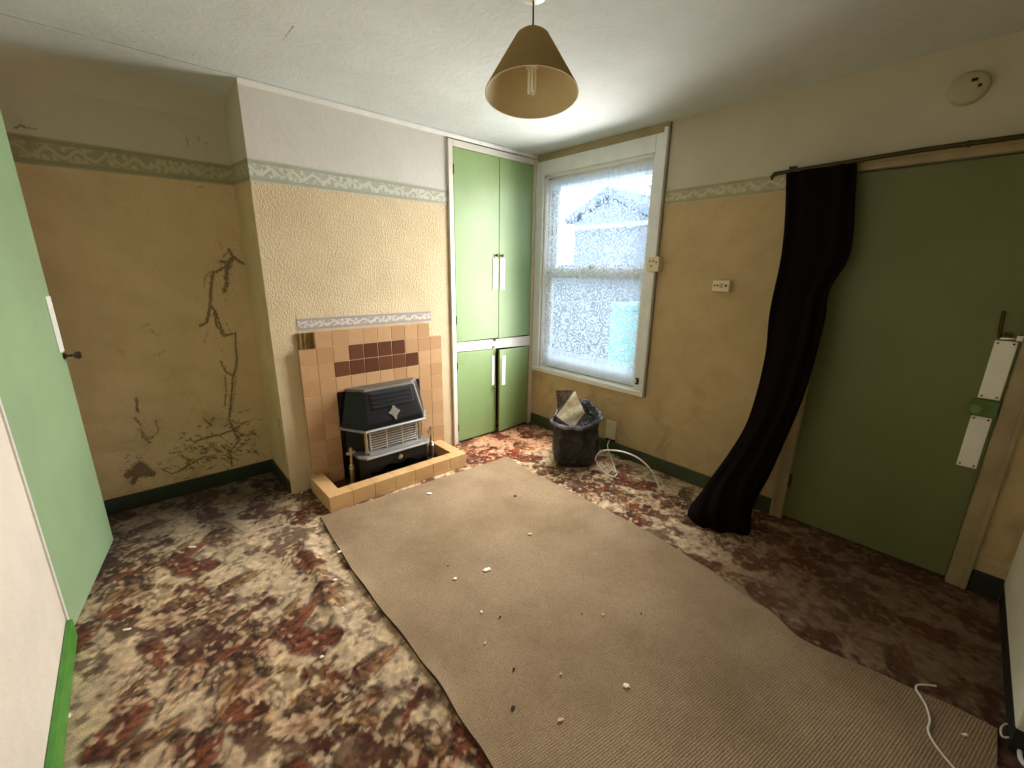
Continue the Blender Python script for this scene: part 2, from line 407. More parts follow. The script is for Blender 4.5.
def tag(o, label=None, cat=None, group=None, kind=None):
    if label: o['label'] = label
    if cat: o['category'] = cat
    if group: o['group'] = group
    if kind: o['kind'] = kind
    return o
def obj(name, mb, mat, parent=None, bevel=0.0, smooth=False, label=None, segs=2, fix=True):
    org = ORG.get(parent, np.zeros(3)) if parent else np.zeros(3)
    me = bpy.data.meshes.new(name)
    me.from_pydata([tuple(np.array(p)-org) for p in mb.v], [], mb.f)
    mats = mat if isinstance(mat, (list, tuple)) else [mat]
    for m in mats: me.materials.append(M[m] if isinstance(m, str) else m)
    if len(mats) > 1: me.polygons.foreach_set('material_index', mb.mi)
    if fix:
        import bmesh
        bm = bmesh.new(); bm.from_mesh(me); bmesh.ops.recalc_face_normals(bm, faces=bm.faces); bm.to_mesh(me); bm.free()
    if smooth:
        me.polygons.foreach_set('use_smooth', [True]*len(me.polygons))
        try: me.set_sharp_from_angle(angle=math.radians(40))
        except Exception: pass
    me.update()
    o = bpy.data.objects.new(name, me); COL.objects.link(o)
    if parent: o.parent = parent
    ORG[o] = org
    if bevel:
        b = o.modifiers.new('bevel', 'BEVEL'); b.width = bevel; b.segments = segs; b.limit_method = 'ANGLE'; b.angle_limit = math.radians(35)
    if label: o['label'] = label
    return o
def struct(name, mb, mat, label=None, cat=None, bevel=0.0, smooth=False, fix=True):
    o = obj(name, mb, mat, None, bevel, smooth, fix=fix); tag(o, label, cat, None, 'structure'); return o
def fattr(o, name, vals):
    a = o.data.attributes.new(name, 'FLOAT', 'POINT'); a.data.foreach_set('value', np.asarray(vals, np.float32))

# ------------------------------------------------------------------ room measures
XL = -3.295; YA = .467; XB = -2.2676; XC = -.944; YN = -3.256; T = .15
WY0, WY1, WZ0, WZ1 = -1.172, -.105, .60, 2.30        # window opening
DY0, DY1, DZ = -3.052, -2.305, 2.012                    # green door opening

# floor carpet: pattern painted leaf by leaf into the pile colour
TW, TH, RES = 1.02, .92, .004
nx, ny = int(TW/RES), int(TH/RES)
def tnoise(f, octs=4, seed=0):
    """tileable value noise on the pattern repeat"""
    r = np.random.default_rng(seed); out = np.zeros((ny, nx)); amp = 1; tot = 0
    for o_ in range(octs):
        gx, gy = max(1, int(f*2**o_)), max(1, int(f*2**o_*TH/TW)+0)
        gy = max(1, gy); g = r.random((gy, gx))
        X = np.arange(nx)/nx*gx; Y = np.arange(ny)/ny*gy
        x0 = X.astype(int); y0 = Y.astype(int); fx = X-x0; fy = Y-y0; fx = fx*fx*(3-2*fx); fy = fy*fy*(3-2*fy)
        x1 = (x0+1) % gx; y1 = (y0+1) % gy; x0 %= gx; y0 %= gy
        a = g[np.ix_(y0, x0)]; b = g[np.ix_(y0, x1)]; c = g[np.ix_(y1, x0)]; d = g[np.ix_(y1, x1)]
        out += amp*((a*(1-fx)+b*fx)*(1-fy)[:, None]+(c*(1-fx)+d*fx)*fy[:, None]); tot += amp; amp *= .6
    return out/tot
def ss(x, a, b): t = np.clip((x-a)/(b-a), 0, 1); return t*t*(3-2*t)
BEI, TAN, OLV, RST, DRK, MRN = [np.array(lin(*c)) for c in ((178, 160, 132), (146, 116, 82), (104, 84, 56), (118, 70, 48), (36, 22, 15), (66, 36, 26))]
img = np.ones((ny, nx, 3))*BEI
def lay(mask, col):
    global img
    img = img*(1-mask[..., None])+np.asarray(col)*mask[..., None]
n1, n2, n3, n4 = tnoise(5, 4, 1), tnoise(9, 4, 2), tnoise(24, 3, 3), tnoise(4, 5, 5)
lay(ss(n1, .46, .60)*.85, TAN); lay(ss(n2, .52, .62)*.75, OLV)
lay(ss(n4, .53, .60)*.9, DRK*1.5); lay(ss(tnoise(6, 5, 9), .56, .63)*.85, MRN)
gx_, gy_ = np.meshgrid((np.arange(nx)+.5)*RES, (np.arange(ny)+.5)*RES)
wx = (tnoise(26, 4, 21)-.5)*.045; wy = (tnoise(26, 4, 22)-.5)*.045
def leaf(cx, cy, ang, L, W, bend, ca, cb, lobes=5, shadow=.0):
    """an acanthus leaf: curved spine, scalloped rim, veins"""
    dx = (gx_+wx-cx+TW/2) % TW-TW/2; dy = (gy_+wy-cy+TH/2) % TH-TH/2
    c, s_ = math.cos(ang), math.sin(ang)
    t = (dx*c+dy*s_)/L; q = (-dx*s_+dy*c)/L
    q = q-bend*(t*t)                      # curl of the spine
    sd = np.abs(q)
    tt = np.clip(t, 0, 1)
    env = W/L*np.power(np.sin(np.pi*np.power(tt, .75)), .8)
    ph = (tt*lobes-sd*2.2) % 1
    rim = env*(.55+.45*np.power(ph, .7))
    ins = ss(rim-sd, -.012, .02)*(t > 0)*(t < 1)
    if shadow: 
        lay(ss(env*1.15-sd, -.05, .03)*(t > -.05)*(t < 1.05)*shadow, DRK)
    vein = .5+.5*np.cos(2*np.pi*(tt*lobes-sd*4.5))
    mid = ss(sd, .035, .012)
    g = np.clip(.15+.75*tt+.25*(sd/(env+1e-3))-.35*vein+.35*(n3-.5), 0, 1)
    col = ca*(1-g[..., None])+cb*g[..., None]
    col = col*(1-.45*mid[..., None])
    img[:] = img*(1-ins[..., None])+col*ins[..., None]
lr = random.Random(5)
for cx, cy, a0, n_, L in ((.18, .22, .3, 6, .19), (.62, .16, 2.0, 5, .16), (.82, .52, 3.6, 6, .2), (.36, .62, 5.0, 6, .18), (.66, .80, 1.0, 5, .15), (.06, .74, 2.6, 4, .15), (.94, .12, 4.4, 4, .14), (.48, .40, .8, 4, .13)):
    for k in range(n_):
        a = a0+k*2*math.pi/n_*.8+lr.uniform(-.3, .3)
        kind = lr.random()
        ca, cb = (MRN, TAN*1.05) if kind < .4 else ((RST*.8, BEI*1.1) if kind < .75 else (DRK, RST*1.25))
        L2 = L*.82; leaf(cx+.03*math.cos(a), cy+.03*math.sin(a), a, L2*lr.uniform(.8, 1.4), L2*lr.uniform(.32, .52), lr.uniform(-.55, .55), ca, cb, lr.choice((4, 5, 6)), .8 if k % 2 == 0 else 0)
lay(ss(tnoise(9, 4, 77), .55, .68)*.4, BEI*np.array([.9, .93, .96]))
for k in range(72):                      # loose feathery sprays
    a = lr.uniform(0, 6.28); ca, cb = ((DRK, TAN*1.1), (RST*.8, BEI*1.15), (OLV*.7, BEI*1.1), (DRK, RST*1.5), (MRN, TAN))[k % 5]
    leaf(lr.uniform(0, TW), lr.uniform(0, TH), a, lr.uniform(.06, .19), lr.uniform(.016, .052), lr.uniform(-1.0, 1.0), ca, cb, lr.choice((3, 4, 5, 6)), .7 if k % 3 == 0 else 0)
pm_ = tnoise(4, 5, 61)+.10*(tnoise(22, 3, 62)-.5)
lay(ss(pm_, .545, .585)*.75, (BEI*np.array([.93, .95, 1.0]))[None, None, :]*(.82+.3*tnoise(30, 3, 63))[..., None])
pm2 = tnoise(4, 5, 64)+.10*(tnoise(22, 3, 65)-.5)
lay(ss(pm2, .57, .61)*.75, (MRN*.75)[None, None, :]*(.6+.9*tnoise(26, 3, 66))[..., None])
wx *= .5; wy *= .5
for k in range(26):                       # the boldest scrolls lie on top
    a = lr.uniform(0, 6.28); ca, cb = ((MRN*.8, RST*1.25), (RST*.7, BEI*1.1), (MRN*.7, TAN*1.1))[k % 3]
    leaf(lr.uniform(0, TW), lr.uniform(0, TH), a, lr.uniform(.14, .24), lr.uniform(.04, .07), lr.uniform(-.9, .9), ca, cb, lr.choice((4, 5, 6)), .75)
lay(ss(tnoise(30, 3, 80), .60, .68)*.55, DRK); lay(ss(tnoise(34, 3, 81), .60, .68)*.5, BEI*1.2)
img *= (.6+.8*tnoise(60, 2, 31))[..., None]
img = np.clip(img, 0, 1)

fx0, fx1, fy0, fy1, fs_ = XL-.06, .16, -3.42, YA+.02, .0056
FX = np.arange(fx0, fx1+fs_, fs_); FY = np.arange(fy0, fy1+fs_, fs_)
gxx, gyy = np.meshgrid(FX, FY)
fz = np.zeros_like(gxx)
rl = -2.36-.10*np.clip((-gyy-.6)/1.0, 0, 1)               # a ruck in the carpet beside the rug
along = ss(gyy, -1.75, -1.25)*ss(gyy, -.45, -.75)
fz += .016*np.exp(-((gxx-rl)/.035)**2)*along
fz += .006*np.exp(-((gxx+.5*gyy+3.05)/.02)**2)*ss(gxx, -3.2, -3.05)*ss(gxx, -2.75, -2.95)*ss(gyy, -.75, -.6)*ss(gyy, -.1, -.3)
far = np.clip(rng.random(1), 0, 1)
ca_, sa_ = math.cos(.35), math.sin(.35)
U = (gxx*ca_+gyy*sa_)/RES; V = (-gxx*sa_+gyy*ca_)/RES
u0 = np.floor(U).astype(int); v0 = np.floor(V).astype(int); fu = (U-u0)[..., None]; fv = (V-v0)[..., None]
def smp(a, b): return img[b % ny, a % nx]
pc = (smp(u0, v0)*(1-fu)+smp(u0+1, v0)*fu)*(1-fv)+(smp(u0, v0+1)*(1-fu)+smp(u0+1, v0+1)*fu)*fv
# carpet colour gets darker towards the alcove and the green door
pile_tone = 1-.74*ss(gyy+.12*np.sin(gxx*9)+.08*np.sin(gxx*23+1), -.45, .12)*ss(gxx, XB+.45, XB+.1)
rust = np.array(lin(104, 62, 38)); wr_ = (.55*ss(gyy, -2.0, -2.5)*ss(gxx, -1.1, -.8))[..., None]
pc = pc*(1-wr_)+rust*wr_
pile_tone *= 1-.5*ss(gyy, -1.75, -2.75)*ss(gxx, -1.25, -.9)
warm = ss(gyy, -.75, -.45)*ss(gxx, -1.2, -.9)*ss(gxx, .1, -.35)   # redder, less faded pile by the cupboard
pc = pc*pile_tone[..., None]
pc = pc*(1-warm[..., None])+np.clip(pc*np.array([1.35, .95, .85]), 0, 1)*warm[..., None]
nvx, nvy = len(FX), len(FY)
vs = np.stack([gxx, gyy, fz], -1).reshape(-1, 3)
idx = np.arange(nvx*nvy).reshape(nvy, nvx)
qd = np.stack([idx[:-1, :-1], idx[:-1, 1:], idx[1:, 1:], idx[1:, :-1]], -1).reshape(-1, 4)
def np_mesh(name, vs, qd, mat, smooth=True):
    me = bpy.data.meshes.new(name); me.vertices.add(len(vs)); me.vertices.foreach_set('co', vs.astype(np.float32).ravel())
    me.loops.add(qd.size); me.loops.foreach_set('vertex_index', qd.astype(np.int32).ravel())
    me.polygons.add(len(qd)); me.polygons.foreach_set('loop_start', np.arange(0, qd.size, 4, dtype=np.int32))
    me.update(calc_edges=True); me.validate()
    me.polygons.foreach_set('use_smooth', [smooth]*len(me.polygons))
    me.materials.append(M[mat]); o = bpy.data.objects.new(name, me); COL.objects.link(o); ORG[o] = np.zeros(3); return o
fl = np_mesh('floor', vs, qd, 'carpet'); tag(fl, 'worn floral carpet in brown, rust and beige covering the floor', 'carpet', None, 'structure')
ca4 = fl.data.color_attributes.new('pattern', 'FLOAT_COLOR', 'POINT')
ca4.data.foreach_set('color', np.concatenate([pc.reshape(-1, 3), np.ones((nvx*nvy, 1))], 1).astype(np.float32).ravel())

# ceiling with a soft curve down into the alcove, and cracks
cx_ = np.arange(XL-.05, .16, .012); prof = []
for y in np.arange(YN-.06, YA-.16, .012): prof.append((y, H))
for k in range(0, 17):
    a = math.pi/2*k/16; prof.append((YA-.16+.165*math.sin(a), H-.15*(1-math.cos(a))))
prof = np.array(prof)
G = np.array([[(x, y, z) for x in cx_] for y, z in prof])
lo = (prof[:, 0] > -.0)[:, None]
keep = np.where(lo & (cx_[None, :] > XB+.02), 1, 0)
G[..., 2] = np.where(keep == 1, H, G[..., 2])
ii = np.arange(G.shape[0]*G.shape[1]).reshape(G.shape[:2])
cq = np.stack([ii[:-1, :-1], ii[1:, :-1], ii[1:, 1:], ii[:-1, 1:]], -1).reshape(-1, 4)
ce = np_mesh('ceiling', G.reshape(-1, 3), cq, 'ceiling'); tag(ce, None, None, None, 'structure')
WF = .85
def stroke_field(P2, lines):
    """P2: (n,2) positions; lines: [(points, width, strength)] -> max of soft strokes"""
    out = np.zeros(len(P2)); wob = rng.normal(0, .45, len(P2)).clip(-1, 1)
    for pts, w, st in lines:
        w = w*WF
        pts = np.array(pts, float)
        for a, b in zip(pts[:-1], pts[1:]):
            sel = (P2[:, 0] > min(a[0], b[0])-3*w) & (P2[:, 0] < max(a[0], b[0])+3*w) & (P2[:, 1] > min(a[1], b[1])-3*w) & (P2[:, 1] < max(a[1], b[1])+3*w)
            if not sel.any(): continue
            q = P2[sel]; d = b-a; t = np.clip(((q-a)@d)/(d@d+1e-12), 0, 1)
            dist = np.linalg.norm(q-(a+t[:, None]*d), axis=1)+wob[sel]*w*.55
            out[sel] = np.maximum(out[sel], st*np.exp(-(dist/w)**2))
    return out
cl = []
for px in ([(300, 12), (292, 27), (283, 42)], [(385, 118), (400, 95), (420, 72)]):
    cl.append(([at(u, v, (0, 0, 1), H)[:2] for u, v in px], .006, .7 if px[0][0] == 300 else .25))
cl.append(([(-3.2, -.035), (-2.3, -.035), (-1.2, -.034), (-.4, -.03)], .005, .85))
fattr(ce, 'crack', stroke_field(G.reshape(-1, 3)[:, :2], cl))

# alcove wall with black mould veins
def vwall(name, o0, du, nu_len, z0, z1, mat, step=.006):
    nu_ = int(nu_len/step)+1; nz_ = int((z1-z0)/step)+1
    uu = np.linspace(0, nu_len, nu_); zz = np.linspace(z0, z1, nz_)
    A = np.zeros((nz_, nu_, 3)); A[..., 0] = o0[0]+du[0]*uu[None, :]; A[..., 1] = o0[1]+du[1]*uu[None, :]; A[..., 2] = zz[:, None]
    k = np.arange(nz_*nu_).reshape(nz_, nu_)
    q = np.stack([k[:-1, :-1], k[:-1, 1:], k[1:, 1:], k[1:, :-1]], -1).reshape(-1, 4)
    o = np_mesh(name, A.reshape(-1, 3), q, mat, False); tag(o, None, None, None, 'structure'); return o, A.reshape(-1, 3)
wa, WA = vwall('wall_alcove', (XL-.02, YA), (1, 0), XB+.02-(XL-.02), 0, H, 'alcove')
def av(*px): return [at_y(u, v, YA)[[0, 2]] for u, v in px]
ml = [
 (av((245, 232), (247, 248), (247, 264), (240, 262), (233, 256), (226, 266), (216, 272)), .012, .95),
 (av((229, 250), (234, 258), (226, 270), (227, 284), (224, 292)), .018, .8), (av((221, 262), (230, 262), (226, 278)), .022, .75),
 (av((213, 272), (211, 290), (210, 306), (207, 322), (200, 326)), .012, .9), (av((204, 286), (206, 276), (214, 270)), .008, .6),
 (av((210, 304), (216, 312), (221, 328), (226, 336), (235, 333), (236, 350), (237, 362), (233, 378), (231, 400), (229, 420), (235, 432)), .009, .9),
 (av((214, 312), (217, 326), (224, 336)), .012, .8), (av((221, 362), (226, 372), (232, 375)), .010, .85), (av((208, 330), (204, 344)), .006, .55),
 (av((225, 376), (226, 392), (225, 405)), .008, .7), (av((237, 366), (235, 388), (232, 412)), .007, .6),
 (av((243, 252), (238, 240)), .007, .5), (av((222, 248), (218, 242)), .006, .55), (av((230, 250), (224, 256)), .01, .6),
 (av((196, 441), (206, 438), (220, 435), (233, 430), (243, 423)), .010, .9), (av((233, 430), (239, 440), (230, 452)), .010, .85),
 (av((229, 420), (240, 424), (252, 420)), .008, .7), (av((236, 432), (248, 436), (254, 430)), .009, .7), (av((222, 446), (230, 452), (232, 466)), .010, .9), (av((226, 455), (238, 460)), .01, .7),
 (av((200, 450), (212, 447), (222, 452)), .009, .75), (av((180, 470), (195, 462), (205, 456), (216, 458)), .010, .8), (av((160, 468), (172, 474), (186, 468)), .009, .75),
 (av((128, 475), (140, 464), (152, 474), (132, 474), (141, 469)), .030, 1.0), (av((133, 482), (142, 470)), .022, .95), (av((120, 470), (130, 474)), .01, .6),
 (av((136, 398), (138, 412)), .010, .8), (av((135, 418), (140, 424)), .010, .8), (av((140, 430), (150, 440), (158, 432), (156, 420)), .008, .7), (av((142, 436), (150, 443)), .009, .75),
 (av((150, 330), (158, 335)), .008, .5), (av((120, 350), (124, 354)), .008, .5), (av((155, 356), (163, 352)), .008, .5), (av((143, 327), (150, 324)), .006, .5),
 (av((176, 385), (196, 378), (214, 374)), .005, .4), (av((160, 386), (180, 382)), .004, .3),
 (av((15, 128), (20, 125), (28, 128), (36, 129)), .008, .7), (av((11, 60), (14, 66)), .010, .8), (av((186, 138), (189, 148)), .008, .6), (av((198, 136), (199, 141)), .008, .7), (av((204, 142), (208, 144)), .007, .6), (av((176, 136), (182, 142)), .006, .4),
 (av((198, 187), (206, 187)), .006, .7), (av((16, 116), (22, 122)), .006, .4)]
mr = random.Random(3)
for k in range(105):                      # short vermicular flecks low on the wall
    u = mr.uniform(176, 258); v = mr.gauss(452, 15)-.12*(u-176); l = mr.uniform(3, 9); a = mr.uniform(-.6, .9)
    ml.append((av((u, v), (u+l*.5, v+l*.5*math.sin(a)+mr.uniform(-2, 2)), (u+l, v+l*math.sin(a))), .0065, mr.uniform(.55, .9)))
for k in range(26):
    u = mr.uniform(120, 180); v = mr.uniform(455, 482)-.15*(u-120); l = mr.uniform(3, 8)
    ml.append((av((u, v), (u+l, v+mr.uniform(-4, 4))), .006, mr.uniform(.45, .8)))
for k in range(34):
    t = mr.random(); u = 210+mr.gauss(12, 9); v = 250+t*180; l = mr.uniform(3, 8)
    ml.append((av((u, v), (u+mr.uniform(-l, l), v+mr.uniform(-l, l))), .005, mr.uniform(.4, .65)))
base_f = stroke_field(WA[:, [0, 2]], ml)
halo = stroke_field(WA[:, [0, 2]], [(p, w*4, .27) for p, w, s_ in ml[:34]])
fattr(wa, 'mould', np.maximum(base_f, halo))
ws, WS = vwall('wall_breast_side', (XB, YA+.0), (0, -1), YA, 0, H, 'side')
def sv(*px): return [at_x(u, v, XB)[[1, 2]] for u, v in px]
ml = [(sv((239, 236), (244, 262)), .008, .6), (sv((278, 418), (281, 432), (283, 450), (284, 462)), .010, .7), (sv((279, 420), (280, 428)), .013, .8), (sv((241, 275), (244, 300)), .006, .4)]
fattr(ws, 'mould', stroke_field(WS[:, [1, 2]], ml))

# chimney breast, left wall, window wall, near wall
struct('wall_breast', MB().box(XB+.001, XC, 0, .5, 0, H), 'breast')
struct('wall_left', MB().box(XL-.12, XL, YN-.2, -.662, 0, H).box(XL-.12, XL, .10, YA+.02, 0, H).box(XL-.12, XL, -.662, .10, 2.24, H).box(XL-.6, XL-.5, -.8, .2, 0, H).box(XL-.5, XL-.12, -.76, -.662, 0, H).box(XL-.5, XL-.12, .10, .2, 0, H).box(XL-.5, XL-.12, -.662, .10, 2.24, H), 'left')  # boxes behind the ajar door are added to keep sky light out
wr = MB()
ys = [YN-.12, DY0, DY1, WY0, WY1, .55]; zs = [0, WZ0, DZ, WZ1, H]
for i in range(5):
    for j in range(4):
        if i == 1 and j < 2: continue
        if i == 3 and 0 < j < 3: continue
        wr.box(0, T, ys[i], ys[i+1], zs[j], zs[j+1])
wro = struct('wall_right', wr, 'right')
bpy.context.view_layer.objects.active = wro
NXE = -.975
wn_ = MB(); wn_.prism([(0.0, -3.233, .092), (NXE, YN, .092), (NXE, YN-.09, .092), (0.0, YN-.09, .092)], (0, 0, H-.092))
struct('wall_near', wn_, 'near', bevel=.006)
struct('wall_entry', MB().box(XL-.02, -1.76, YN-.10, YN-.005, 0, H).box(-1.76, NXE-.001, YN-.10, YN-.03, 2.02, H), 'right')
struct('baseboard_near', MB().prism([(0.0, -3.236, 0), (NXE+.004, YN-.004, 0), (NXE+.004, YN-.08, 0), (0.0, YN-.08, 0)], (0, 0, .0915)), 'near_skirt')
d3 = MB().box(-1.76, NXE, YN-.14, YN-.10, 0, 2.02)
d3o = struct('door_3', d3, simple('darkened unseen door', lin(96, 74, 52), .5))  # unseen door, coloured dark to cut light bounced into the room
obj('door_handle', MB().lathe((-1.68, YN-.10, 1.0), [(.012, 0), (.012, .04), (.026, .045), (.028, .06), (.02, .072), (.001, .074)], 16, 'y'), 'brass2', d3o, smooth=True)

# ceiling strip along breast and cupboard, friezes
struct('trim_1', MB().prism([(XB, 0, 2.446), (XB, -.009, 2.446), (XB, -.013, 2.456), (XB, -.017, H-.0005), (XB, 0, H-.0005)], (-XB-.001, 0, 0)), 'white_paint')
def band(name, p0, p1, z0, z1, nrm, mat, z0b=None, z1b=None):
    n_ = 40; P = []; z0b = z0 if z0b is None else z0b; z1b = z1 if z1b is None else z1b
    for k in range(n_+1):
        t = k/n_; b = np.array(p0)*(1-t)+np.array(p1)*t+np.array(nrm)*.0025
        P.append([(b[0], b[1], z0*(1-t)+z0b*t), (b[0], b[1], z1*(1-t)+z1b*t)])
    mb = MB().grid(P); o = obj(name, mb, mat, fix=False); fattr(o, 'v', [0, 1]*(n_+1)); tag(o, None, None, None, 'structure'); return o
band('trim_2', (XB, 0), (XC, 0), 1.968, 2.088, (0, -1), 'frieze_breast', 1.975, 2.082)
band('trim_3', (XL, YA), (XB, YA), 1.985, 2.125, (0, -1), 'frieze_alcove', 2.000, 2.120)
band('trim_4', (XB, YA), (XB, 0), 2.000, 2.120, (-1, 0), 'frieze_side', 1.968, 2.088)
band('trim_5', (0, -1.268), (0, -2.02), 1.955, 2.045, (-1, 0), 'frieze_right', 1.955, 2.055)
bf = band('wallpaper_border', (-2.108, 0), (-1.130, 0), 1.106, 1.186, (0, -1), 'frieze_breast')
bf.data.materials.clear(); bf.data.materials.append(frieze_mat('mauve grey border paper', 'x', lin(206, 198, 186), lin(160, 150, 142), .1, .1)); del bf['kind']
tag(bf, 'short grey and white patterned paper border stuck above the tiled fireplace', 'wallpaper border')
obj_in = None
# skirtings
struct('baseboard_alcove', MB().box(XL, XB, YA-.018, YA, 0, .098).box(XB-.016, XB, 0.004, YA-.018, 0, .098), 'dark_skirt', bevel=.004)
struct('baseboard_right', MB().box(-.018, 0, -2.238, -.022, 0, .105), 'right_skirt', bevel=.004)
struct('baseboard_door', MB().box(-.018, 0, -3.232, -3.128, 0, .115), 'near_skirt', bevel=.004)
struct('baseboard_left', MB().box(XL, XL+.02, YN, -.668, 0, .092), 'green_skirt', bevel=.005)

# ------------------------------------------------------------------ green door in window wall
d1 = tag(obj('door_1', MB().box(.012, .052, DY0+.004, DY1-.004, .012, DZ-.006), 'green_door', bevel=.003), 'flush olive green door with two white finger plates and a rim lock', 'door', None, 'structure')
def plate(y0, y1, z0, z1, parent, name='finger_plate', x=.012):
    o = obj(name, MB().box(x-.005, x, y0, y1, z0, z1), 'white_plastic', parent, bevel=.002, label='white plastic finger plate')
    for yy in (y0+.011, y1-.011):
        for zz in (z0+.012, z1-.012):
            obj('screw', MB().lathe((x-.0055, yy, zz), [(.0001, -.0012), (.004, -.0008), (.0045, .0006)], 10, 'x'), 'brass', o)
plate(-3.040, -2.970, .955, 1.226, d1); plate(-3.036, -2.968, .612, .868, d1)
lk = obj('rim_lock', MB().box(-.014, .012, -3.046, -2.955, .872, .948), 'green_skirt', d1, bevel=.006, label='green painted rim lock')
lk.data.materials.clear(); lk.data.materials.append(simple('thick green lock paint', lin(92, 116, 58), .45))
obj('lock_knob', MB().lathe((-.014, -2.975, .912), [(.01, 0), (.01, -.015), (.021, -.02), (.024, -.03), (.018, -.038), (.001, -.04)], 16, 'x'), simple('painted knob', lin(104, 132, 70), .4), lk, smooth=True)
obj('bolt', MB().tube([at_x(1004, 311, .008), at_x(1001, 325, .006), at_x(999, 338, .008)], .006, 8).box(-.004, .012, -3.015, -2.99, 1.243, 1.262), 'brass', d1, smooth=True)
obj('latch', MB().tube([(.006, -2.985, 1.235), (-.006, -3.01, 1.238), (-.006, -3.045, 1.243)], .005, 8).box(-.012, .012, -3.049, -3.03, 1.232, 1.254), 'chrome', d1)
for hz in (.22, 1.75):
    obj('hinge', MB().box(-.002, .012, DY1-.012, DY1+.003, hz, hz+.085), 'brass', d1)
cz = MB()
def casing(mb, y0, y1, z0, z1, depth=.02): mb.box(-depth, .0, y0, y1, z0, z1)
casing(cz, DY1, DY1+.066, 0, DZ+.045); casing(cz, DY0-.072, DY0, 0, DZ+.045); casing(cz, DY0, DY1, DZ, DZ+.045)
cz.box(-.026, -.02, DY1+.048, DY1+.066, 0, DZ+.045).box(-.026, -.02, DY0-.072, DY0-.054, 0, DZ+.045).box(-.026, -.02, DY0-.054, DY1+.048, DZ+.03, DZ+.045)
cz.box(.0, .06, DY1-.003, DY1, 0, DZ).box(.0, .06, DY0, DY0+.003, 0, DZ)
struct('trim_6', cz, 'door_trim', bevel=.003)
struct('trim_7', MB().box(.06, T, DY0, DY1, 0, DZ), 'black_void')

# curtain rod and curtain
rodp = [at_x(778, 175, -.07), at_x(1024, 137, -.07)]
y_a, y_b, zr = rodp[0][1]-.005, -3.16, 2.052
rt = thing('curtain_rod', 'thin tarnished curtain rod across the top of the olive green door', 'curtain rod', (-.07, y_a, zr))
obj('rod', MB().tube([(-.07, y_a, zr-.008), (-.07, (y_a+y_b)/2, zr+.006), (-.07, y_b, zr)], .011, 10), 'rod', rt, smooth=True)
obj('finial', MB().tube([(-.07, y_a+.0, zr-.008), (-.07, y_a+.022, zr-.010), (-.07, y_a+.034, zr-.024), (-.07, y_a+.032, zr-.04)], [.011, .013, .011, .004], 10), 'rod', rt, smooth=True)
for yb in (y_a-.05, -2.72, -3.12):
    obj('bracket', MB().tube([(0, yb, zr+.0), (-.045, yb, zr+.002), (-.07, yb, zr+.014)], .006, 8).box(-.004, 0, yb-.014, yb+.014, zr-.02, zr+.03), 'rod', rt)
def cpt(u, v, x): return at_x(u, v, x)
rowsL = [(786, 174), (785, 215), (781, 258), (770, 312), (765, 359), (749, 418), (729, 453), (708, 482), (691, 512), (690, 519)]
rowsR = [(857, 160.5), (856, 190), (851, 252), (830, 290), (824, 325), (806, 390), (784, 443), (766, 482), (752, 506), (748, 527)]
xdep = [-.072, -.085, -.10, -.12, -.15, -.21, -.26, -.32, -.39, -.42]
def resamp(A, n):
    A = np.array(A, float); t = np.linspace(0, len(A)-1, n)
    P = smooth_path(list(A), 12); P = np.array(P); tt = np.linspace(0, len(P)-1, n); i0 = np.floor(tt).astype(int).clip(0, len(P)-2); f = (tt-i0)[:, None]
    return P[i0]*(1-f)+P[i0+1]*f
Lp = [cpt(u, v, x) for (u, v), x in zip(rowsL, xdep)]; Rp = [cpt(u, v, x+.02) for (u, v), x in zip(rowsR, xdep)]
Lp[-1] = at_floor(690, 519, .004); Rp[-1] = at_floor(748, 528, .004)
Lp[-2] = at(691, 508, (1, 0, 0), Lp[-1][0]+.02); Rp[-2] = at(752, 508, (1, 0, 0), Rp[-1][0]+.01)
NR = 60; Lr, Rr = resamp(Lp, NR), resamp(Rp, NR)
rings = []; nc = 64
for k in range(NR):
    t = k/(NR-1); L_, R_ = Lr[k], Rr[k]; d = R_-L_; w = np.linalg.norm(d); d /= w
    nrm = np.cross(d, (0, 0, 1.0)); nrm /= np.linalg.norm(nrm)+1e-9
    if nrm[0] > 0: nrm = -nrm
    if k > NR-8: nrm = nrm*(1-(k-NR+8)/8)+np.array([-.55, -.83, 0])*(k-NR+8)/8; nrm /= np.linalg.norm(nrm)
    thick = .016+.085*ss(np.array(t), .15, 1.0)
    ring = []
    for i in range(nc):
        a = 2*math.pi*i/nc; c, s_ = math.cos(a), math.sin(a)
        pl = .006+.008*t
        fold = pl*math.sin(6*math.pi*(c*.5+.5)+.8*math.sin(3*t))*(1 if s_ > 0 else -.5)*abs(s_)**.5 + .006*math.sin(13*c+5*t)
        p = (L_+R_)/2+d*(w/2*np.sign(c)*abs(c)**.8)+nrm*(thick*np.sign(s_)*abs(s_)**.7+fold)
        if t > .93: p[2] = max(p[2], .005)
        if p[0] > -.03: p[0] = -.03
        ring.append(p)
    zb = .004
    rings.append(ring)
cu = obj('door_curtain', MB().loft(rings), 'velvet', smooth=True)
tag(cu, 'long black maroon curtain pulled aside and trailing onto the carpet beside the olive door', 'curtain')

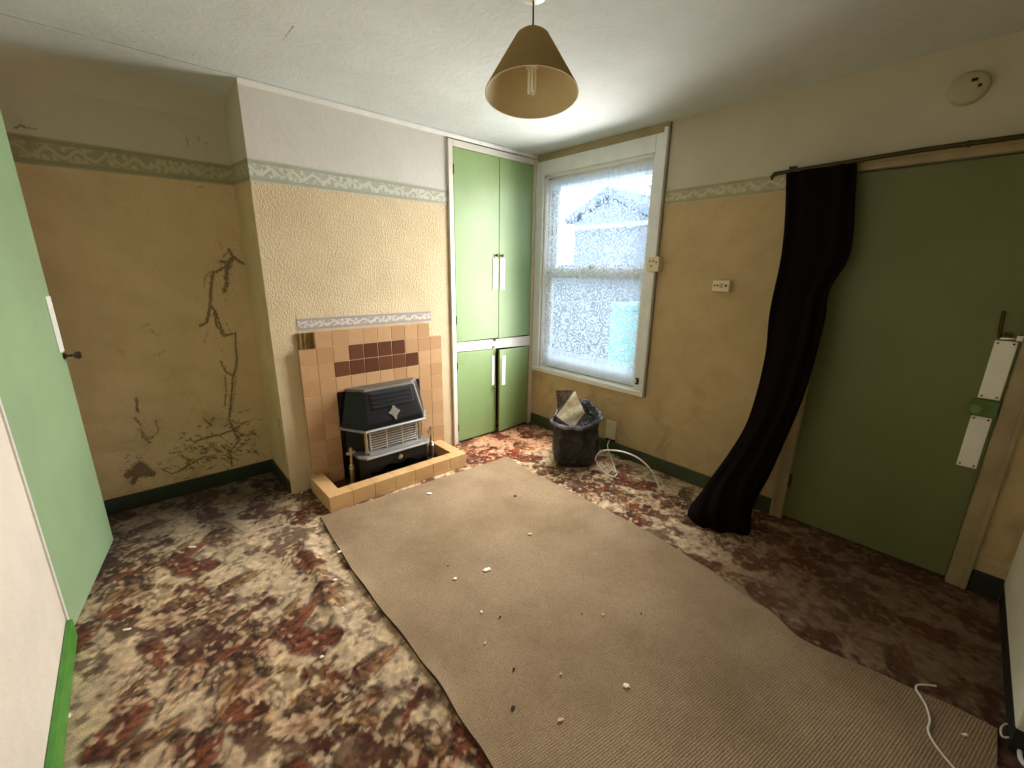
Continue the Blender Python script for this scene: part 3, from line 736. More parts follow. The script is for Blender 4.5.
# ------------------------------------------------------------------ window
w1 = thing('window_1', 'white painted sash window with wide casing', 'window', (0, (WY0+WY1)/2, WZ0), None, 'structure')
ar = MB()
ar.box(-.022, 0, WY1, -.022, .565, 2.412).box(-.022, 0, -1.232, WY0, .595, 2.412).box(-.022, 0, WY0, WY1, WZ1, 2.412)
obj('casing', ar, 'grey_white', w1, bevel=.004)
obj('outer_bead', MB().box(-.034, 0, -1.262, -1.233, .56, 2.44).box(-.012, 0, -.022, -.004, .57, 2.44), 'grey_white', w1, bevel=.004)
obj('head_strip', MB().box(-.010, 0, -1.262, -.004, 2.412, H-.001), 'tan_strip', w1)
obj('outline_bead', MB().box(-.004, 0, -1.272, -1.262, .56, H-.001), 'brown_trim', w1)  # thin brown strip along the outer edge of the casing
obj('sill', MB().box(-.034, .06, -1.245, -.03, .560, .602), 'white_paint', w1, bevel=.006)
rv = MB().box(0, .14, WY0-.0, WY0+.018, WZ0, WZ1).box(0, .14, WY1-.018, WY1, WZ0, WZ1).box(0, .14, WY0, WY1, WZ1-.018, WZ1)
rv.box(.045, .06, WY0+.018, WY0+.032, WZ0, WZ1).box(.045, .06, WY1-.032, WY1-.018, WZ0, WZ1).box(.045, .06, WY0+.018, WY1-.018, WZ1-.034, WZ1-.018)
obj('jamb_lining', rv, 'white_paint', w1)
a0, a1 = WY0+.02, WY1-.02
us = MB().box(.10, .135, a0, a0+.05, 1.44, WZ1-.02).box(.10, .135, a1-.05, a1, 1.44, WZ1-.02).box(.10, .135, a0+.05, a1-.05, WZ1-.075, WZ1-.02).box(.10, .135, a0+.05, a1-.05, 1.44, 1.485)
up_ = obj('upper_sash', us, 'white_paint', w1, bevel=.003)
obj('pane', MB().box(.115, .119, a0+.05, a1-.05, 1.485, WZ1-.075), 'glass', up_)
ls_ = MB().box(.062, .097, a0, a0+.05, .61, 1.53).box(.062, .097, a1-.05, a1, .61, 1.53).box(.062, .097, a0+.05, a1-.05, 1.465, 1.53).box(.062, .097, a0+.05, a1-.05, .605, .70)
lo_ = obj('lower_sash', ls_, 'white_paint', w1, bevel=.003)
obj('pane', MB().box(.078, .082, a0+.05, a1-.05, .70, 1.465), 'glass', lo_)
obj('sash_catch', MB().box(.055, .09, -.66, -.60, 1.53, 1.55), 'brass2', lo_)
obj('cord_cleat', MB().box(-.032, -.022, -1.212, -1.196, .662, .70).box(-.040, -.032, -1.216, -1.190, .655, .667).box(-.040, -.032, -1.216, -1.190, .695, .707), 'brass', w1, bevel=.002)
# lace net
P = []
ny_ = 120
for i in range(ny_+1):
    y = WY0+.022+(WY1-WY0-.044)*i/ny_
    row = []
    for j in range(41):
        z = .622+(2.262-.622)*j/40
        top = ss(np.array(z), 1.7, 2.25)
        x = .030+.007*math.sin(i*.62+.8*math.sin(i*.13))*(.35+.65*top)+.004*math.sin(i*1.9+z*2)*top
        row.append((x, y, z))
    P.append(row)
nt = obj('net_curtain', MB().grid(P), 'lace', smooth=True, fix=False)
tag(nt, 'white floral lace net curtain hanging flat inside the sash window', 'net curtain')
obj_rod = obj('curtain_wire', MB().tube([(.03, WY0+.019, 2.256), (.03, WY1-.019, 2.256)], .004, 6), 'white_paint', smooth=True)
tag(obj_rod, 'thin white stretched wire carrying the lace net across the window head', 'curtain wire')

# ------------------------------------------------------------------ corner cupboard
cb = thing('built_in_cupboard', 'tall pale green built-in cupboard with four doors in the corner beside the window', 'cupboard', (-.472, 0, 0))
fr = MB().box(XC+.001, -.898, -.012, .02, 0, 2.437).box(-.046, -.001, -.012, .02, 0, 2.437).box(-.898, -.046, -.012, .02, 2.392, 2.437)
fr.prism([(-.898, -.012, .832), (-.046, -.012, .800), (-.046, -.012, .892), (-.898, -.012, .908)], (0, .032, 0))
fr.box(XC+.001, -.934, -.020, -.012, 0, 2.437)
obj('frame', fr, 'cup_frame', cb, bevel=.003)
obj('carcass', MB().box(-.935, -.005, .24, .26, 0, 2.43).box(-.94, -.93, .02, .24, 0, 2.43).box(-.012, -.002, .02, .24, 0, 2.43), 'black_void', cb)
def fplate(x0, x1, z0, z1, y, par): return obj('finger_plate', MB().box(x0, x1, y-.006, y, z0, z1), 'white_plastic', par, bevel=.002, label='white plastic finger plate')
def kn(x, z, y, par, mat='brass', r=.012):
    return obj('knob', MB().lathe((x, y, z), [(r*.5, 0), (r*.5, -.012), (r, -.016), (r*1.1, -.024), (r*.7, -.03), (.0005, -.031)], 14, 'y'), mat, par, smooth=True)
dz_ = .002
d_a = obj('upper_door', MB().box(-.894, -.442, -.010, .012, .912, 2.388), 'green', cb, bevel=.002)
fplate(-.512, -.455, 1.335, 1.60, -.010, d_a); kn(-.476, 1.622, -.010, d_a)
d_b = obj('upper_door', MB().box(-.437, -.050, -.010, .012, .905, 2.388), 'green', cb, bevel=.002)
fplate(-.432, -.376, 1.335, 1.60, -.010, d_b); kn(-.417, 1.622, -.010, d_b)
d_c = obj('lower_door', MB().prism([(-.894, -.010, .022), (-.468, -.010, .022), (-.468, -.010, .812), (-.894, -.010, .826)], (0, .022, 0)), 'green', cb, bevel=.002)
fplate(-.523, -.489, .478, .752, -.010, d_c); kn(-.50, .455, -.010, d_c, 'brass2', .011)
an = math.radians(6.0); hx, hy = -.050, -.010
def rot(x, y): dx, dy = x-hx, y-hy; return (hx+dx*math.cos(an)-dy*math.sin(an), hy+dx*math.sin(an)+dy*math.cos(an))
def rbox(x0, x1, y0, y1, z0, z1, z2=None):
    z2 = z1 if z2 is None else z2
    q = [rot(x0, y0), rot(x1, y0), rot(x1, y1), rot(x0, y1)]
    return MB().add([(a, b, z0) for a, b in q]+[(q[0][0], q[0][1], z1), (q[1][0], q[1][1], z2), (q[2][0], q[2][1], z2), (q[3][0], q[3][1], z1)], [(3, 2, 1, 0), (4, 5, 6, 7), (0, 1, 5, 4), (1, 2, 6, 5), (2, 3, 7, 6), (3, 0, 4, 7)])
ld = rbox(-.463, -.054, -.010, .012, .022, .804, .794)
d_d = obj('lower_door', ld, ['green', 'green_edge'], cb, bevel=.002)
for p_ in d_d.data.polygons:
    if p_.normal.x < -.9: p_.material_index = 1
obj('finger_plate', rbox(-.440, -.392, -.016, -.010, .470, .745), 'white_plastic', d_d, bevel=.002, label='white plastic finger plate')
obj('catch', MB().box(-.50, -.475, -.022, -.012, .886, .908), 'brass', cb, bevel=.002)
obj('catch', MB().box(-.515, -.49, -.022, -.012, .826, .842), 'brass', cb, bevel=.002)
for hz in (2.20, 1.06): obj('hinge', MB().box(-.899, -.891, -.015, -.009, hz, hz+.07), 'dark', d_a)
for hz in (.68, .12): obj('hinge', MB().box(-.899, -.891, -.015, -.009, hz, hz+.06), 'dark', d_c)

# ------------------------------------------------------------------ fireplace
fp = thing('fireplace', 'stepped buff tiled fireplace with a band of brown tiles and a raised tiled kerb', 'fireplace', (-1.6, 0, 0))
TI = .107; X0 = -2.13; Z0 = 1.095-10*TI
tl, dk, gr = MB(), MB(), MB()
gap = .0014; yf = -.036
for c in range(10):
    for r in range(10):
        if c in (0, 9) and r == 9: continue
        if 2 <= c <= 7 and r < 6: 
            if c < 8: continue
        if c in (8,) and False: continue
        x0, x1 = X0+c*TI+gap, X0+(c+1)*TI-gap; z0, z1 = Z0+r*TI+gap, Z0+(r+1)*TI-gap
        if r == 0: z0 = .012
        dark_ = (r == 8 and 3 <= c <= 6) or (r == 7 and 2 <= c <= 7)
        (dk if dark_ else tl).box(x0, x1, yf, -.006, z0, z1)
gr.box(X0+.003, X0+2*TI, yf+.003, -.001, .011, 1.095-TI-.003).box(X0+8*TI, X0+10*TI-.003, yf+.003, -.001, .011, 1.095-TI-.003).box(X0+2*TI, X0+8*TI, yf+.003, -.001, Z0+6*TI, 1.095-.003).box(X0+TI, X0+2*TI, yf+.003, -.001, .9, 1.092).box(X0+8*TI, X0+9*TI, yf+.003, -.001, .9, 1.092)
obj('grout_bed', gr, 'grout', fp)
obj('tile_surround', tl, 'tile', fp, bevel=.0014)
bp_ = MB().box(X0+.002, X0+TI-.002, -.010, -.001, Z0+9*TI, Z0+10*TI-.004)
for q_ in (.02, .048, .079): bp_.box(X0+q_, X0+q_+.009, -.016, -.010, Z0+9*TI, Z0+10*TI-.006)
obj('bare_patch', bp_, 'scar', fp, label='dirty brown patch where a tile has come away')
obj('brown_tile_band', dk, 'tile_dark', fp, bevel=.0035, label='band of dark brown tiles')
kb = MB(); KX0, KX1, KY, KW, KH = -2.152, -1.100, -.408, .088, .108
xs_ = np.linspace(KX0, KX1, 8)
for a, b in zip(xs_[:-1], xs_[1:]): kb.box(a+.0005, b-.0005, KY, KY+KW, .0, KH)
kb.box(KX0, KX0+KW, KY+KW+.002, -.040, 0, KH).box(KX1-KW, KX1, KY+KW+.002, -.040, 0, KH)
obj('hearth_kerb', kb, 'tile_top', fp, bevel=.003)
obj('hearth_floor', MB().box(KX0+KW+.002, KX1-KW-.002, KY+KW+.002, -.002, .0, .010), 'hearth', fp)

# gas heater
gh = thing('gas_heater', 'old black and pewter gas fire standing on the tiled hearth', 'gas heater', (-1.579, -.12, .01))
GX = -1.592
def plan(hw_r, hw_f, yr, yf_, ch=None):
    """plan outline: rear edge, angled cheeks, front edge"""
    return [(GX-hw_r, yr), (GX-hw_f, yf_), (GX+hw_f, yf_), (GX+hw_r, yr)]
def ring(pl, z, back=-.0375): return [(x, y, z) for x, y in [(pl[0][0], back)]+pl+[(pl[-1][0], back)]]
obj('dark_opening', MB().box(GX-.3175, GX+.3145, -.0375, -.006, .0115, .664), 'heater_black', gh)  # flat black panel standing in for the shade inside the fire opening
hood = MB().loft([ring(plan(.325, .222, -.075, -.245), .418), ring(plan(.318, .215, -.075, -.240), .46), ring(plan(.275, .19, -.065, -.165), .672)])
ho = obj('hood', hood, 'heater_black', gh, bevel=.008)
obj('hood_top', MB().loft([ring(plan(.275, .19, -.065, -.165), .6725), ring(plan(.262, .178, -.06, -.150), .688)]), 'heater_top', gh, bevel=.004, label='grey top of the hood')  # hood top coloured greyer than the black sides
obj('hood_trim', MB().loft([ring(plan(.334, .232, -.078, -.256), .404), ring(plan(.336, .234, -.08, -.258), .411), ring(plan(.328, .226, -.078, -.248), .420)]), 'heater_grey', gh, bevel=.002)
# louvres on the sloping front
def onfront(x, z, off=0.0):
    t = (z-.46)/(.672-.46); y = -.240+t*(.075); return (x, y-off, z)
for z in (.560, .588, .616, .644):
    p = [onfront(GX-.150, z, .001), onfront(GX+.165, z, .001), onfront(GX+.165, z+.013, .001), onfront(GX-.150, z+.013, .001)]
    obj('louvre', MB().prism(p, (0, -.012, -.006)), 'heater_black', ho, bevel=.002)
obj('louvre_recess', MB().prism([onfront(GX-.158, .552, .0005), onfront(GX+.173, .552, .0005), onfront(GX+.173, .662, .0005), onfront(GX-.158, .662, .0005)], (0, -.002, 0)), 'dark', ho)
# right cheek strip in grey
obj('cheek_trim', MB().loft([[(GX+.216, -.243, .46), (GX+.236, -.212, .46), (GX+.240, -.212, .46), (GX+.220, -.245, .46)], [(GX+.190, -.168, .672), (GX+.207, -.146, .672), (GX+.211, -.146, .672), (GX+.194, -.170, .672)]]), 'heater_grey', gh)
em = []
for k in range(24):
    a = 2*math.pi*k/24; r = .024+.016*abs(math.cos(2*a))**1.5+.006*math.cos(8*a)
    r *= 1.12 if abs(math.sin(a)) > .9 else 1
    x, z = GX+.0+r*math.cos(a), .512+r*math.sin(a)*1.1
    em.append(onfront(x, z, .0015))
obj('emblem', MB().prism(em, (0, -.006, -.002)), 'chrome', ho, label='silver flower-shaped ornament')
# radiant box
obj('burner_box', MB().loft([ring(plan(.300, .198, -.06, -.150), .228), ring(plan(.300, .198, -.06, -.150), .404)]), 'heater_black', gh)
obj('radiant', MB().prism([(GX-.175, -.1515, .245), (GX+.175, -.1515, .245), (GX+.175, -.1515, .398), (GX-.175, -.1515, .398)], (0, -.006, 0)), 'radiant', gh, label='pale radiant panels')
gb = MB()
for z in np.linspace(.262, .392, 8):
    gb.tube([(GX-.190, -.160, z), (GX-.183, -.205, z), (GX+.183, -.205, z), (GX+.190, -.160, z)], .0032, 6)
for x in (-.183, -.062, .062, .183): gb.tube([(GX+x, -.206, .235), (GX+x, -.206, .404)], .0042, 6)
obj('guard', gb, 'bar', gh, smooth=True)
obj('lower_reflector', MB().prism([(GX-.195, -.150, .262), (GX+.195, -.150, .262), (GX+.205, -.235, .232), (GX-.205, -.235, .232)], (0, 0, -.006)), 'heater_grey', gh)
for sx in (-1, 1):
    obj('side_pillar', MB().lathe((GX+sx*.212, -.196, 0), [(.013, .232), (.017, .245), (.010, .262), (.012, .32), (.010, .375), (.016, .392), (.013, .405)], 12), 'antique', gh, smooth=True)
base = MB().loft([ring(plan(.282, .240, -.20, -.270), .214), ring(plan(.284, .242, -.20, -.272), .219), ring(plan(.280, .238, -.20, -.266), .228)])
obj('base_plate', base, 'heater_grey', gh, bevel=.002)
sk = []
n_ = 28
for k in range(n_+1):
    t = k/n_; x = GX-.232+.464*t
    d = .085+.035*abs(2*t-1)**2.0-.012*math.cos(6*math.pi*t)
    sk.append((x, -.256, .213-d if 0.0 < t < 1 else .075))
poly = [(GX-.232, -.256, .213)]+sk+[(GX+.232, -.256, .213)]
obj('base_apron', MB().prism(poly, (0, .016, 0)), 'heater_black', gh, bevel=.003)
for sx in (-1, 1):
    q = [(GX+sx*.232, -.256), (GX+sx*.272, -.198), (GX+sx*.272, -.05)]
    m_ = MB()
    for a, b in zip(q[:-1], q[1:]): m_.prism([(a[0], a[1], .013), (b[0], b[1], .013), (b[0], b[1], .213), (a[0], a[1], .213)], (-sx*.012, .004, 0))
    obj('side_panel', m_, 'heater_black', gh)
    obj('foot', MB().box(GX+sx*.235-.018, GX+sx*.235+.018, -.256, -.22, .0105, .08), 'heater_black', gh, bevel=.003)
obj('control_knob', MB().lathe((GX+.005, -.256, .172), [(.017, 0), (.019, -.008), (.016, -.016), (.008, -.02), (.0005, -.021)], 16, 'y'), 'antique', gh, smooth=True)
for sx, lab in ((-1, 'left'), (1, 'right')):
    x, y = -1.579+sx*.322, -.152
    pf = [(.024, .0112), (.026, .022), (.016, .030), (.017, .06), (.021, .125), (.022, .140), (.016, .147), (.019, .156), (.012, .166), (.008, .176), (.012, .186), (.009, .196)]
    pm = MB().lathe((x, y, 0), pf, 16)
    fd = obj('firedog', pm, 'antique', gh, smooth=True)
    cr = MB()
    cross = [(-.008, .196), (-.010, .214), (-.028, .212), (-.034, .224), (-.028, .236), (-.010, .234), (-.012, .250), (0, .268), (.012, .250), (.010, .234), (.028, .236), (.034, .224), (.028, .212), (.010, .214), (.008, .196)]
    obj('finial', MB().prism([(x+a, y-.006, z+.03) for a, z in cross], (0, .012, 0)).lathe((x, y, .03), [(.009, .160), (.009, .20)], 10), 'antique', fd, bevel=.002)

# pipe / thin wire by the hearth
tw = [at_floor(289, 494, .006), at_floor(299, 493, .004), at_floor(306, 490, .004), (-2.172, .0-.03, .02), (-2.166, -.055, .07), (-2.158, -.060, .116), (-2.130, -.062, .120), (-2.08, -.062, .118), (-2.05, -.060, .116)]
tag(obj('thin_wire', MB().tube(smooth_path(tw, 6), .0032, 6), 'wire', smooth=True), 'thin pale wire running from the chimney breast corner over the hearth kerb', 'wire')

# ------------------------------------------------------------------ door at the left wall, standing ajar
hp, fpnt = np.array([-3.292, -.634]), np.array([-3.169, .089]); dd = fpnt-hp; LW = np.linalg.norm(dd); dd /= LW; nn = np.array([dd[1], -dd[0]])  # nn faces the room
def dl(s_, off, z): q = hp+dd*s_+nn*off; return (q[0], q[1], z)
def dbox(s0, s1, o0, o1, z0, z1):
    return MB().add([dl(s0, o0, z0), dl(s1, o0, z0), dl(s1, o1, z0), dl(s0, o1, z0), dl(s0, o0, z1), dl(s1, o0, z1), dl(s1, o1, z1), dl(s0, o1, z1)], [(3, 2, 1, 0), (4, 5, 6, 7), (0, 1, 5, 4), (1, 2, 6, 5), (2, 3, 7, 6), (3, 0, 4, 7)])
d2 = tag(obj('door_2', dbox(0, LW, -.036, 0, .008, 2.2), 'green_left', bevel=.003), 'mint green flush door standing slightly open at the left wall', 'door', None, 'structure')
obj('finger_plate', dbox(LW-.072, LW-.012, 0, .006, 1.085, 1.352), 'white_plastic', d2, bevel=.002, label='white plastic finger plate')
kb_ = MB(); kc = dl(LW-.022, 0, 1.062)
prf = [(.016, 0), (.016, .006), (.006, .010), (.006, .034), (.016, .040), (.020, .052), (.015, .062), (.001, .065)]
rg = []
for r, h in prf:
    rr = []
    for i in range(16):
        a = 2*math.pi*i/16; q = np.array(kc)+np.array([nn[0], nn[1], 0])*h+r*math.cos(a)*np.array([dd[0], dd[1], 0])+r*math.sin(a)*np.array([0, 0, 1.0]); rr.append(q)
    rg.append(rr)
obj('door_knob', MB().loft(rg), 'knob_brown', d2, smooth=True, label='brown door knob')
struct('trim_8', MB().box(XL-.01, XL+.006, -.668, -.640, .0, 2.22), 'door_trim')
bpy.data.objects['trim_8'].data.materials.clear(); bpy.data.objects['trim_8'].data.materials.append(M['white_paint'])

# ------------------------------------------------------------------ pendant lamp
px, py = [float(q_) for q_ in at_floor(533.5, -3, H)[:2]]
pl_ = thing('pendant_lamp', 'olive brown cone lampshade hanging from the ceiling on a dark cord', 'lamp', (px, py, H))
obj('ceiling_rose', MB().lathe((px, py, H), [(.044, -.0005), (.044, -.004), (.036, -.008), (.016, -.011), (.008, -.013)], 24), 'rose', pl_, smooth=True)
obj('cord', MB().tube([(px, py, H-.012), (px+.001, py, 2.40), (px, py, 2.352)], .0035, 8), 'cord', pl_, smooth=True)
ZB, ZT, RB, RT = 2.142, 2.352, .177, .060
sh = MB(); n_ = 56
outer = [[(px+r*math.cos(2*math.pi*i/n_), py+r*math.sin(2*math.pi*i/n_), z) for i in range(n_)] for r, z in ((RB, ZB), (RB-.001, ZB+.004), ((RB+RT)/2, (ZB+ZT)/2), (RT+.004, ZT-.01), (RT-.008, ZT), (RT-.03, ZT+.004), (.012, ZT+.004))]
inner = [[(px+r*math.cos(2*math.pi*i/n_), py+r*math.sin(2*math.pi*i/n_), z) for i in range(n_)] for r, z in ((.012, ZT+.001), (RT-.03, ZT+.001), (RT-.011, ZT-.004), (RT, ZT-.013), ((RB+RT)/2-.004, (ZB+ZT)/2), (RB-.004, ZB), (RB, ZB))]
obj('lamp_shade', MB().loft(outer, True, False, 0).loft(inner, True, False, 1), ['shade', 'shade_in'], pl_, smooth=True)
lh = obj('lamp_holder', MB().lathe((px, py, 0), [(.012, ZT+.004), (.02, ZT-.01), (.022, ZT-.05), (.027, ZT-.055), (.027, ZT-.075), (.02, ZT-.08)], 20), 'lamp_cap', pl_, smooth=True)
bl = obj('bulb', MB().lathe((px, py, 0), [(.018, ZT-.08), (.024, ZT-.09), (.024, ZT-.112), (.018, ZT-.118)], 20), 'lamp_cap', pl_, smooth=True)
for k in range(3):
    a = 2.0*math.pi*k/3+.4
    c1 = np.array([px+.012*math.cos(a-.5), py+.012*math.sin(a-.5)]); c2 = np.array([px+.012*math.cos(a+.5), py+.012*math.sin(a+.5)])
    zt, zb_ = ZT-.118, ZT-.205
    obj('lamp_tube', MB().tube([(c1[0], c1[1], zt), (c1[0], c1[1], zb_+.006), ((c1[0]+c2[0])/2, (c1[1]+c2[1])/2, zb_), (c2[0], c2[1], zb_+.006), (c2[0], c2[1], zt)], .0055, 8), 'bulb', bl, smooth=True)

tl_ = math.radians(9.0); fh = np.array([AX[2][0], AX[2][1]]); fh /= np.linalg.norm(fh)
for o_ in [c_ for c_ in pl_.children_recursive if c_.name.split('.')[0] in ('lamp_shade', 'lamp_holder', 'bulb', 'lamp_tube')]:
    for v_ in o_.data.vertices:            # the shade hangs a little askew on its cord
        h_ = v_.co.z+H-ZT; a_ = v_.co.x*fh[0]+v_.co.y*fh[1]
        na, nh = a_*math.cos(tl_)+h_*math.sin(tl_), -a_*math.sin(tl_)+h_*math.cos(tl_)
        v_.co.x += (na-a_)*fh[0]; v_.co.y += (na-a_)*fh[1]; v_.co.z += nh-h_
# ------------------------------------------------------------------ things on the window wall
so = thing('wall_socket', 'small cream surface socket fixed to the right window casing', 'socket', (0, -1.258, 1.555))
obj('back_box', MB().box(-.056, -.0, -1.303, -1.2725, 1.508, 1.606).box(-.056, -.0345, -1.2725, -1.215, 1.508, 1.606), 'cream_plastic', so, bevel=.003)
fpz = obj('face_plate', MB().box(-.062, -.056, -1.305, -1.212, 1.506, 1.608), 'cream_plastic', so, bevel=.003)
for yy, zz in ((-1.235, 1.578), (-1.262, 1.578), (-1.248, 1.545), (-1.285, 1.57)):
    obj('pin_hole', MB().box(-.0628, -.0618, yy-.005, yy+.005, zz-.006, zz+.006), 'dark', fpz)
th = thing('thermostat', 'small cream box with three dark dots on the yellow wall between window and curtain', 'thermostat', (0, -1.744, 1.42))
tb = obj('case', MB().box(-.044, 0, -1.798, -1.692, 1.388, 1.457), 'cream_plastic', th, bevel=.004)
for yy, r in ((-1.708, .006), (-1.726, .006), (-1.778, .008)):
    obj('button', MB().lathe((-.044, yy, 1.425), [(r, .001), (r, -.002), (.0005, -.0025)], 12, 'x'), 'brass', tb)
obj('window_panel', MB().box(-.0455, -.044, -1.762, -1.738, 1.41, 1.44), 'wall_plastic', tb)
bs = thing('blank_socket', 'cream socket plate low on the wall beside the rubbish bag', 'socket', (0, -.985, .2))
bsz = obj('face_plate', MB().box(-.014, 0, -1.035, -.935, .125, .285), 'cream_plastic', bs, bevel=.004)
obj('lower_box', MB().box(-.02, -.0, -1.03, -.945, .108, .123), 'dark', bs, bevel=.002)
sm = thing('smoke_alarm', 'round painted smoke alarm high on the wall above the olive door', 'smoke alarm', (0, -2.672, 2.293))
sd = obj('housing', MB().lathe((0, -2.672, 2.293), [(.066, 0), (.066, -.006), (.062, -.022), (.052, -.030), (.001, -.031)], 36, 'x'), 'wall_plastic', sm, smooth=True)
for (u, v), l in (((975, 79.5), .010), ((980, 85), .006)):
    c = at_x(u, v, -.031)
    obj('slot', MB().box(-.0325, -.0305, c[1]-l, c[1]+l, c[2]-.006, c[2]+.006), 'dark', sd)

# ------------------------------------------------------------------ rubbish bag with papers
bc = np.array([-.365, -.895]); 
bg = thing('rubbish_bag', 'open black bin bag of rubbish on the carpet under the window', 'bag', (bc[0], bc[1], 0))
def bagring(z, r, wob, sq=1.0, lean=0.0, nn_=72, seed=0):
    rr = random.Random(seed); ph = [rr.uniform(0, 6.28) for _ in range(5)]
    out = []
    for i in range(nn_):
        a = 2*math.pi*i/nn_
        w = wob*(math.sin(3*a+ph[0])+.7*math.sin(5*a+.9*z*9+ph[1])+.6*math.sin(8*a-7*z+ph[2])+.45*math.sin(13*a+11*z+ph[3]))
        out.append((bc[0]+lean+(r+w)*math.cos(a)*1.0, bc[1]+(r+w)*math.sin(a)*sq, z))
    return out
zsb = [(.004, .135), (.02, .158), (.06, .174), (.12, .178), (.18, .176), (.24, .170), (.30, .166), (.35, .170), (.385, .178), (.405, .183)]
RG = [bagring(z, r*(1.06 if z < .3 else 1.0), .0065+.006*(z/.4), .96) for z, r in zsb]
for i, rgx in enumerate(RG):
    if i >= 7:
        k = (i-6)/3
        RG[i] = [(x, y, z+k*(.058*math.cos(math.atan2(y-bc[1], x-bc[0])-.35)+.010*math.sin(4*math.atan2(y-bc[1], x-bc[0])))) for x, y, z in rgx]
inn = [[(bc[0]+(x-bc[0])*f, bc[1]+(y-bc[1])*f, z-dz2) for x, y, z in RG[-1]] for f, dz2 in ((.97, .0), (.93, .02), (.88, .10), (.5, .16), (.02, .17))]
body = obj('bag_body', MB().loft(RG+inn, True, True), 'bag', bg, smooth=True)
rim = [((x-bc[0])*1.0+bc[0], (y-bc[1])*1.0+bc[1], z+.001) for x, y, z in RG[-1]]
rims = MB().loft([[(bc[0]+(x-bc[0])*1.035, bc[1]+(y-bc[1])*1.035, z-.024) for x, y, z in rim], [(bc[0]+(x-bc[0])*1.05, bc[1]+(y-bc[1])*1.05, z-.004) for x, y, z in rim], [(bc[0]+(x-bc[0])*1.0, bc[1]+(y-bc[1])*1.0, z+.006) for x, y, z in rim], [(bc[0]+(x-bc[0])*.965, bc[1]+(y-bc[1])*.965, z-.006) for x, y, z in rim]], True, False)
obj('rolled_rim', rims, 'bag_rim', bg, smooth=True, label='shiny turned-over rim')
# papers
def sheet(c, u, v, thick, bend, nu_=8, nv_=8):
    c, u, v = map(np.array, (c, u, v)); n0 = np.cross(u, v); n0 = n0/np.linalg.norm(n0)
    top = [[c+u*(i/nu_-.5)+v*(j/nv_-.5)+n0*(bend*math.sin(math.pi*i/nu_)+.006*math.sin(j*1.3)) for j in range(nv_+1)] for i in range(nu_+1)]
    m_ = MB().grid(top); m_.grid([[p-n0*thick for p in r] for r in top][::-1])
    return m_
cr_ = np.array([math.cos(YAW), math.sin(YAW), 0])
def card(px, off, thick, bow):
    """a sheet of paper from four corners, standing in the bag"""
    n_ = np.array([AX[2][0], AX[2][1], 0]); n_ /= np.linalg.norm(n_)
    q = [np.array(at(u, v, n_, float(n_ @ np.array([bc[0], bc[1], 0]))+o)) for (u, v), o in zip(px, off)]
    k_ = 10; top = []
    for i in range(k_+1):
        row = []
        for j in range(k_+1):
            a, b = i/k_, j/k_
            p = (q[0]*(1-a)+q[1]*a)*(1-b)+(q[3]*(1-a)+q[2]*a)*b
            row.append(p-n_*(bow*math.sin(math.pi*a)+.004*math.sin(9*a+5*b)))
        top.append(row)
    return MB().grid(top).grid([[p+n_*thick for p in r] for r in top][::-1])
pa = obj('newspaper', card([(556, 390.5), (575.5, 390.5), (581, 424), (559, 426)], (.05, .03, .0, .0), .010, .006), 'news_dark', smooth=True)
tag(pa, 'grey printed newspaper standing upright in the open black bag', 'newspaper')
pb = obj('folded_paper', card([(575, 391), (585, 413), (573, 428), (556.5, 416)], (.0, -.01, -.06, -.07), .008, .012), 'news_light', smooth=True)
tag(pb, 'creased cream paper leaning in front of the newspaper in the black bag', 'paper')

# ------------------------------------------------------------------ cables
E0, E1 = at_floor(660, 490, .006), at_floor(604, 472, .006)
pn = np.cross(E1-E0, (0, 0, 1.0)); pn /= np.linalg.norm(pn); pd = float(pn@E0)
arc = [at(u, v, pn, pd) for u, v in ((660, 489), (653, 473), (641, 460), (627, 453), (614, 450.5), (602, 451), (596, 457), (597, 463), (604, 472))]
arc[0][2] = arc[-1][2] = .006
for p in arc: p[2] = max(p[2], .006)
fl_ = [at_floor(609, 475, .006), at_floor(614, 477, .006), at_floor(616, 472, .006), at_floor(612, 469, .010), at_floor(607, 472, .006)]
tail = [np.array((-.03, -1.0, .09)), np.array((-.05, -1.01, .05)), np.array((-.12, -1.08, .02)), at_floor(616, 472, .008)]
pth = smooth_path(arc+fl_[:2]+[at_floor(617, 474, .01)], 8)
tag(obj('white_cable', MB().tube(pth, .0055, 8), 'cable', smooth=True), 'stiff white cable arching up from the carpet beside the rubbish bag', 'cable')
tag(obj('socket_lead', MB().tube(smooth_path([np.array((-.020, -.985, .116)), np.array((-.06, -1.0, .075))]+tail[2:]+[at_floor(612, 470, .006), at_floor(608, 473, .005)], 8), .004, 8), 'cable', smooth=True), 'thin white lead dropping from the low socket plate to the carpet', 'cable')
RZ = .012
c3 = [at_floor(u, v, RZ+.004) for u, v in ((936, 686), (926, 685), (918, 685), (916, 689), (921, 697), (926, 706), (930, 720), (928, 729), (931, 738), (939, 750), (954, 768), (975, 790))]
tag(obj('thin_cable', MB().tube(smooth_path(c3, 7), .0034, 8), 'cable', smooth=True), 'thin white cable snaking over the right edge of the brown rug', 'cable')
c4 = [at_floor(u, v, RZ+.005) for u, v in ((1013, 727), (1006, 724), (1001, 729), (1003, 737), (1013, 737), (1023, 735), (1029, 738))]
tag(obj('cable_end', MB().tube(smooth_path(c4, 7), .003, 8), 'cable', smooth=True), 'short loop of thin white cable on the rug against the near white wall', 'cable')
c5 = [at_floor(u, v, RZ+.006) for u, v in ((1032, 739), (1024, 740), (1020, 748), (1021, 760), (1028, 768))]
tag(obj('cable_coil', MB().tube(smooth_path(c5, 7), .006, 8), 'cable', smooth=True), 'thicker white cable loop at the bottom right corner beyond the short thin loop', 'cable')

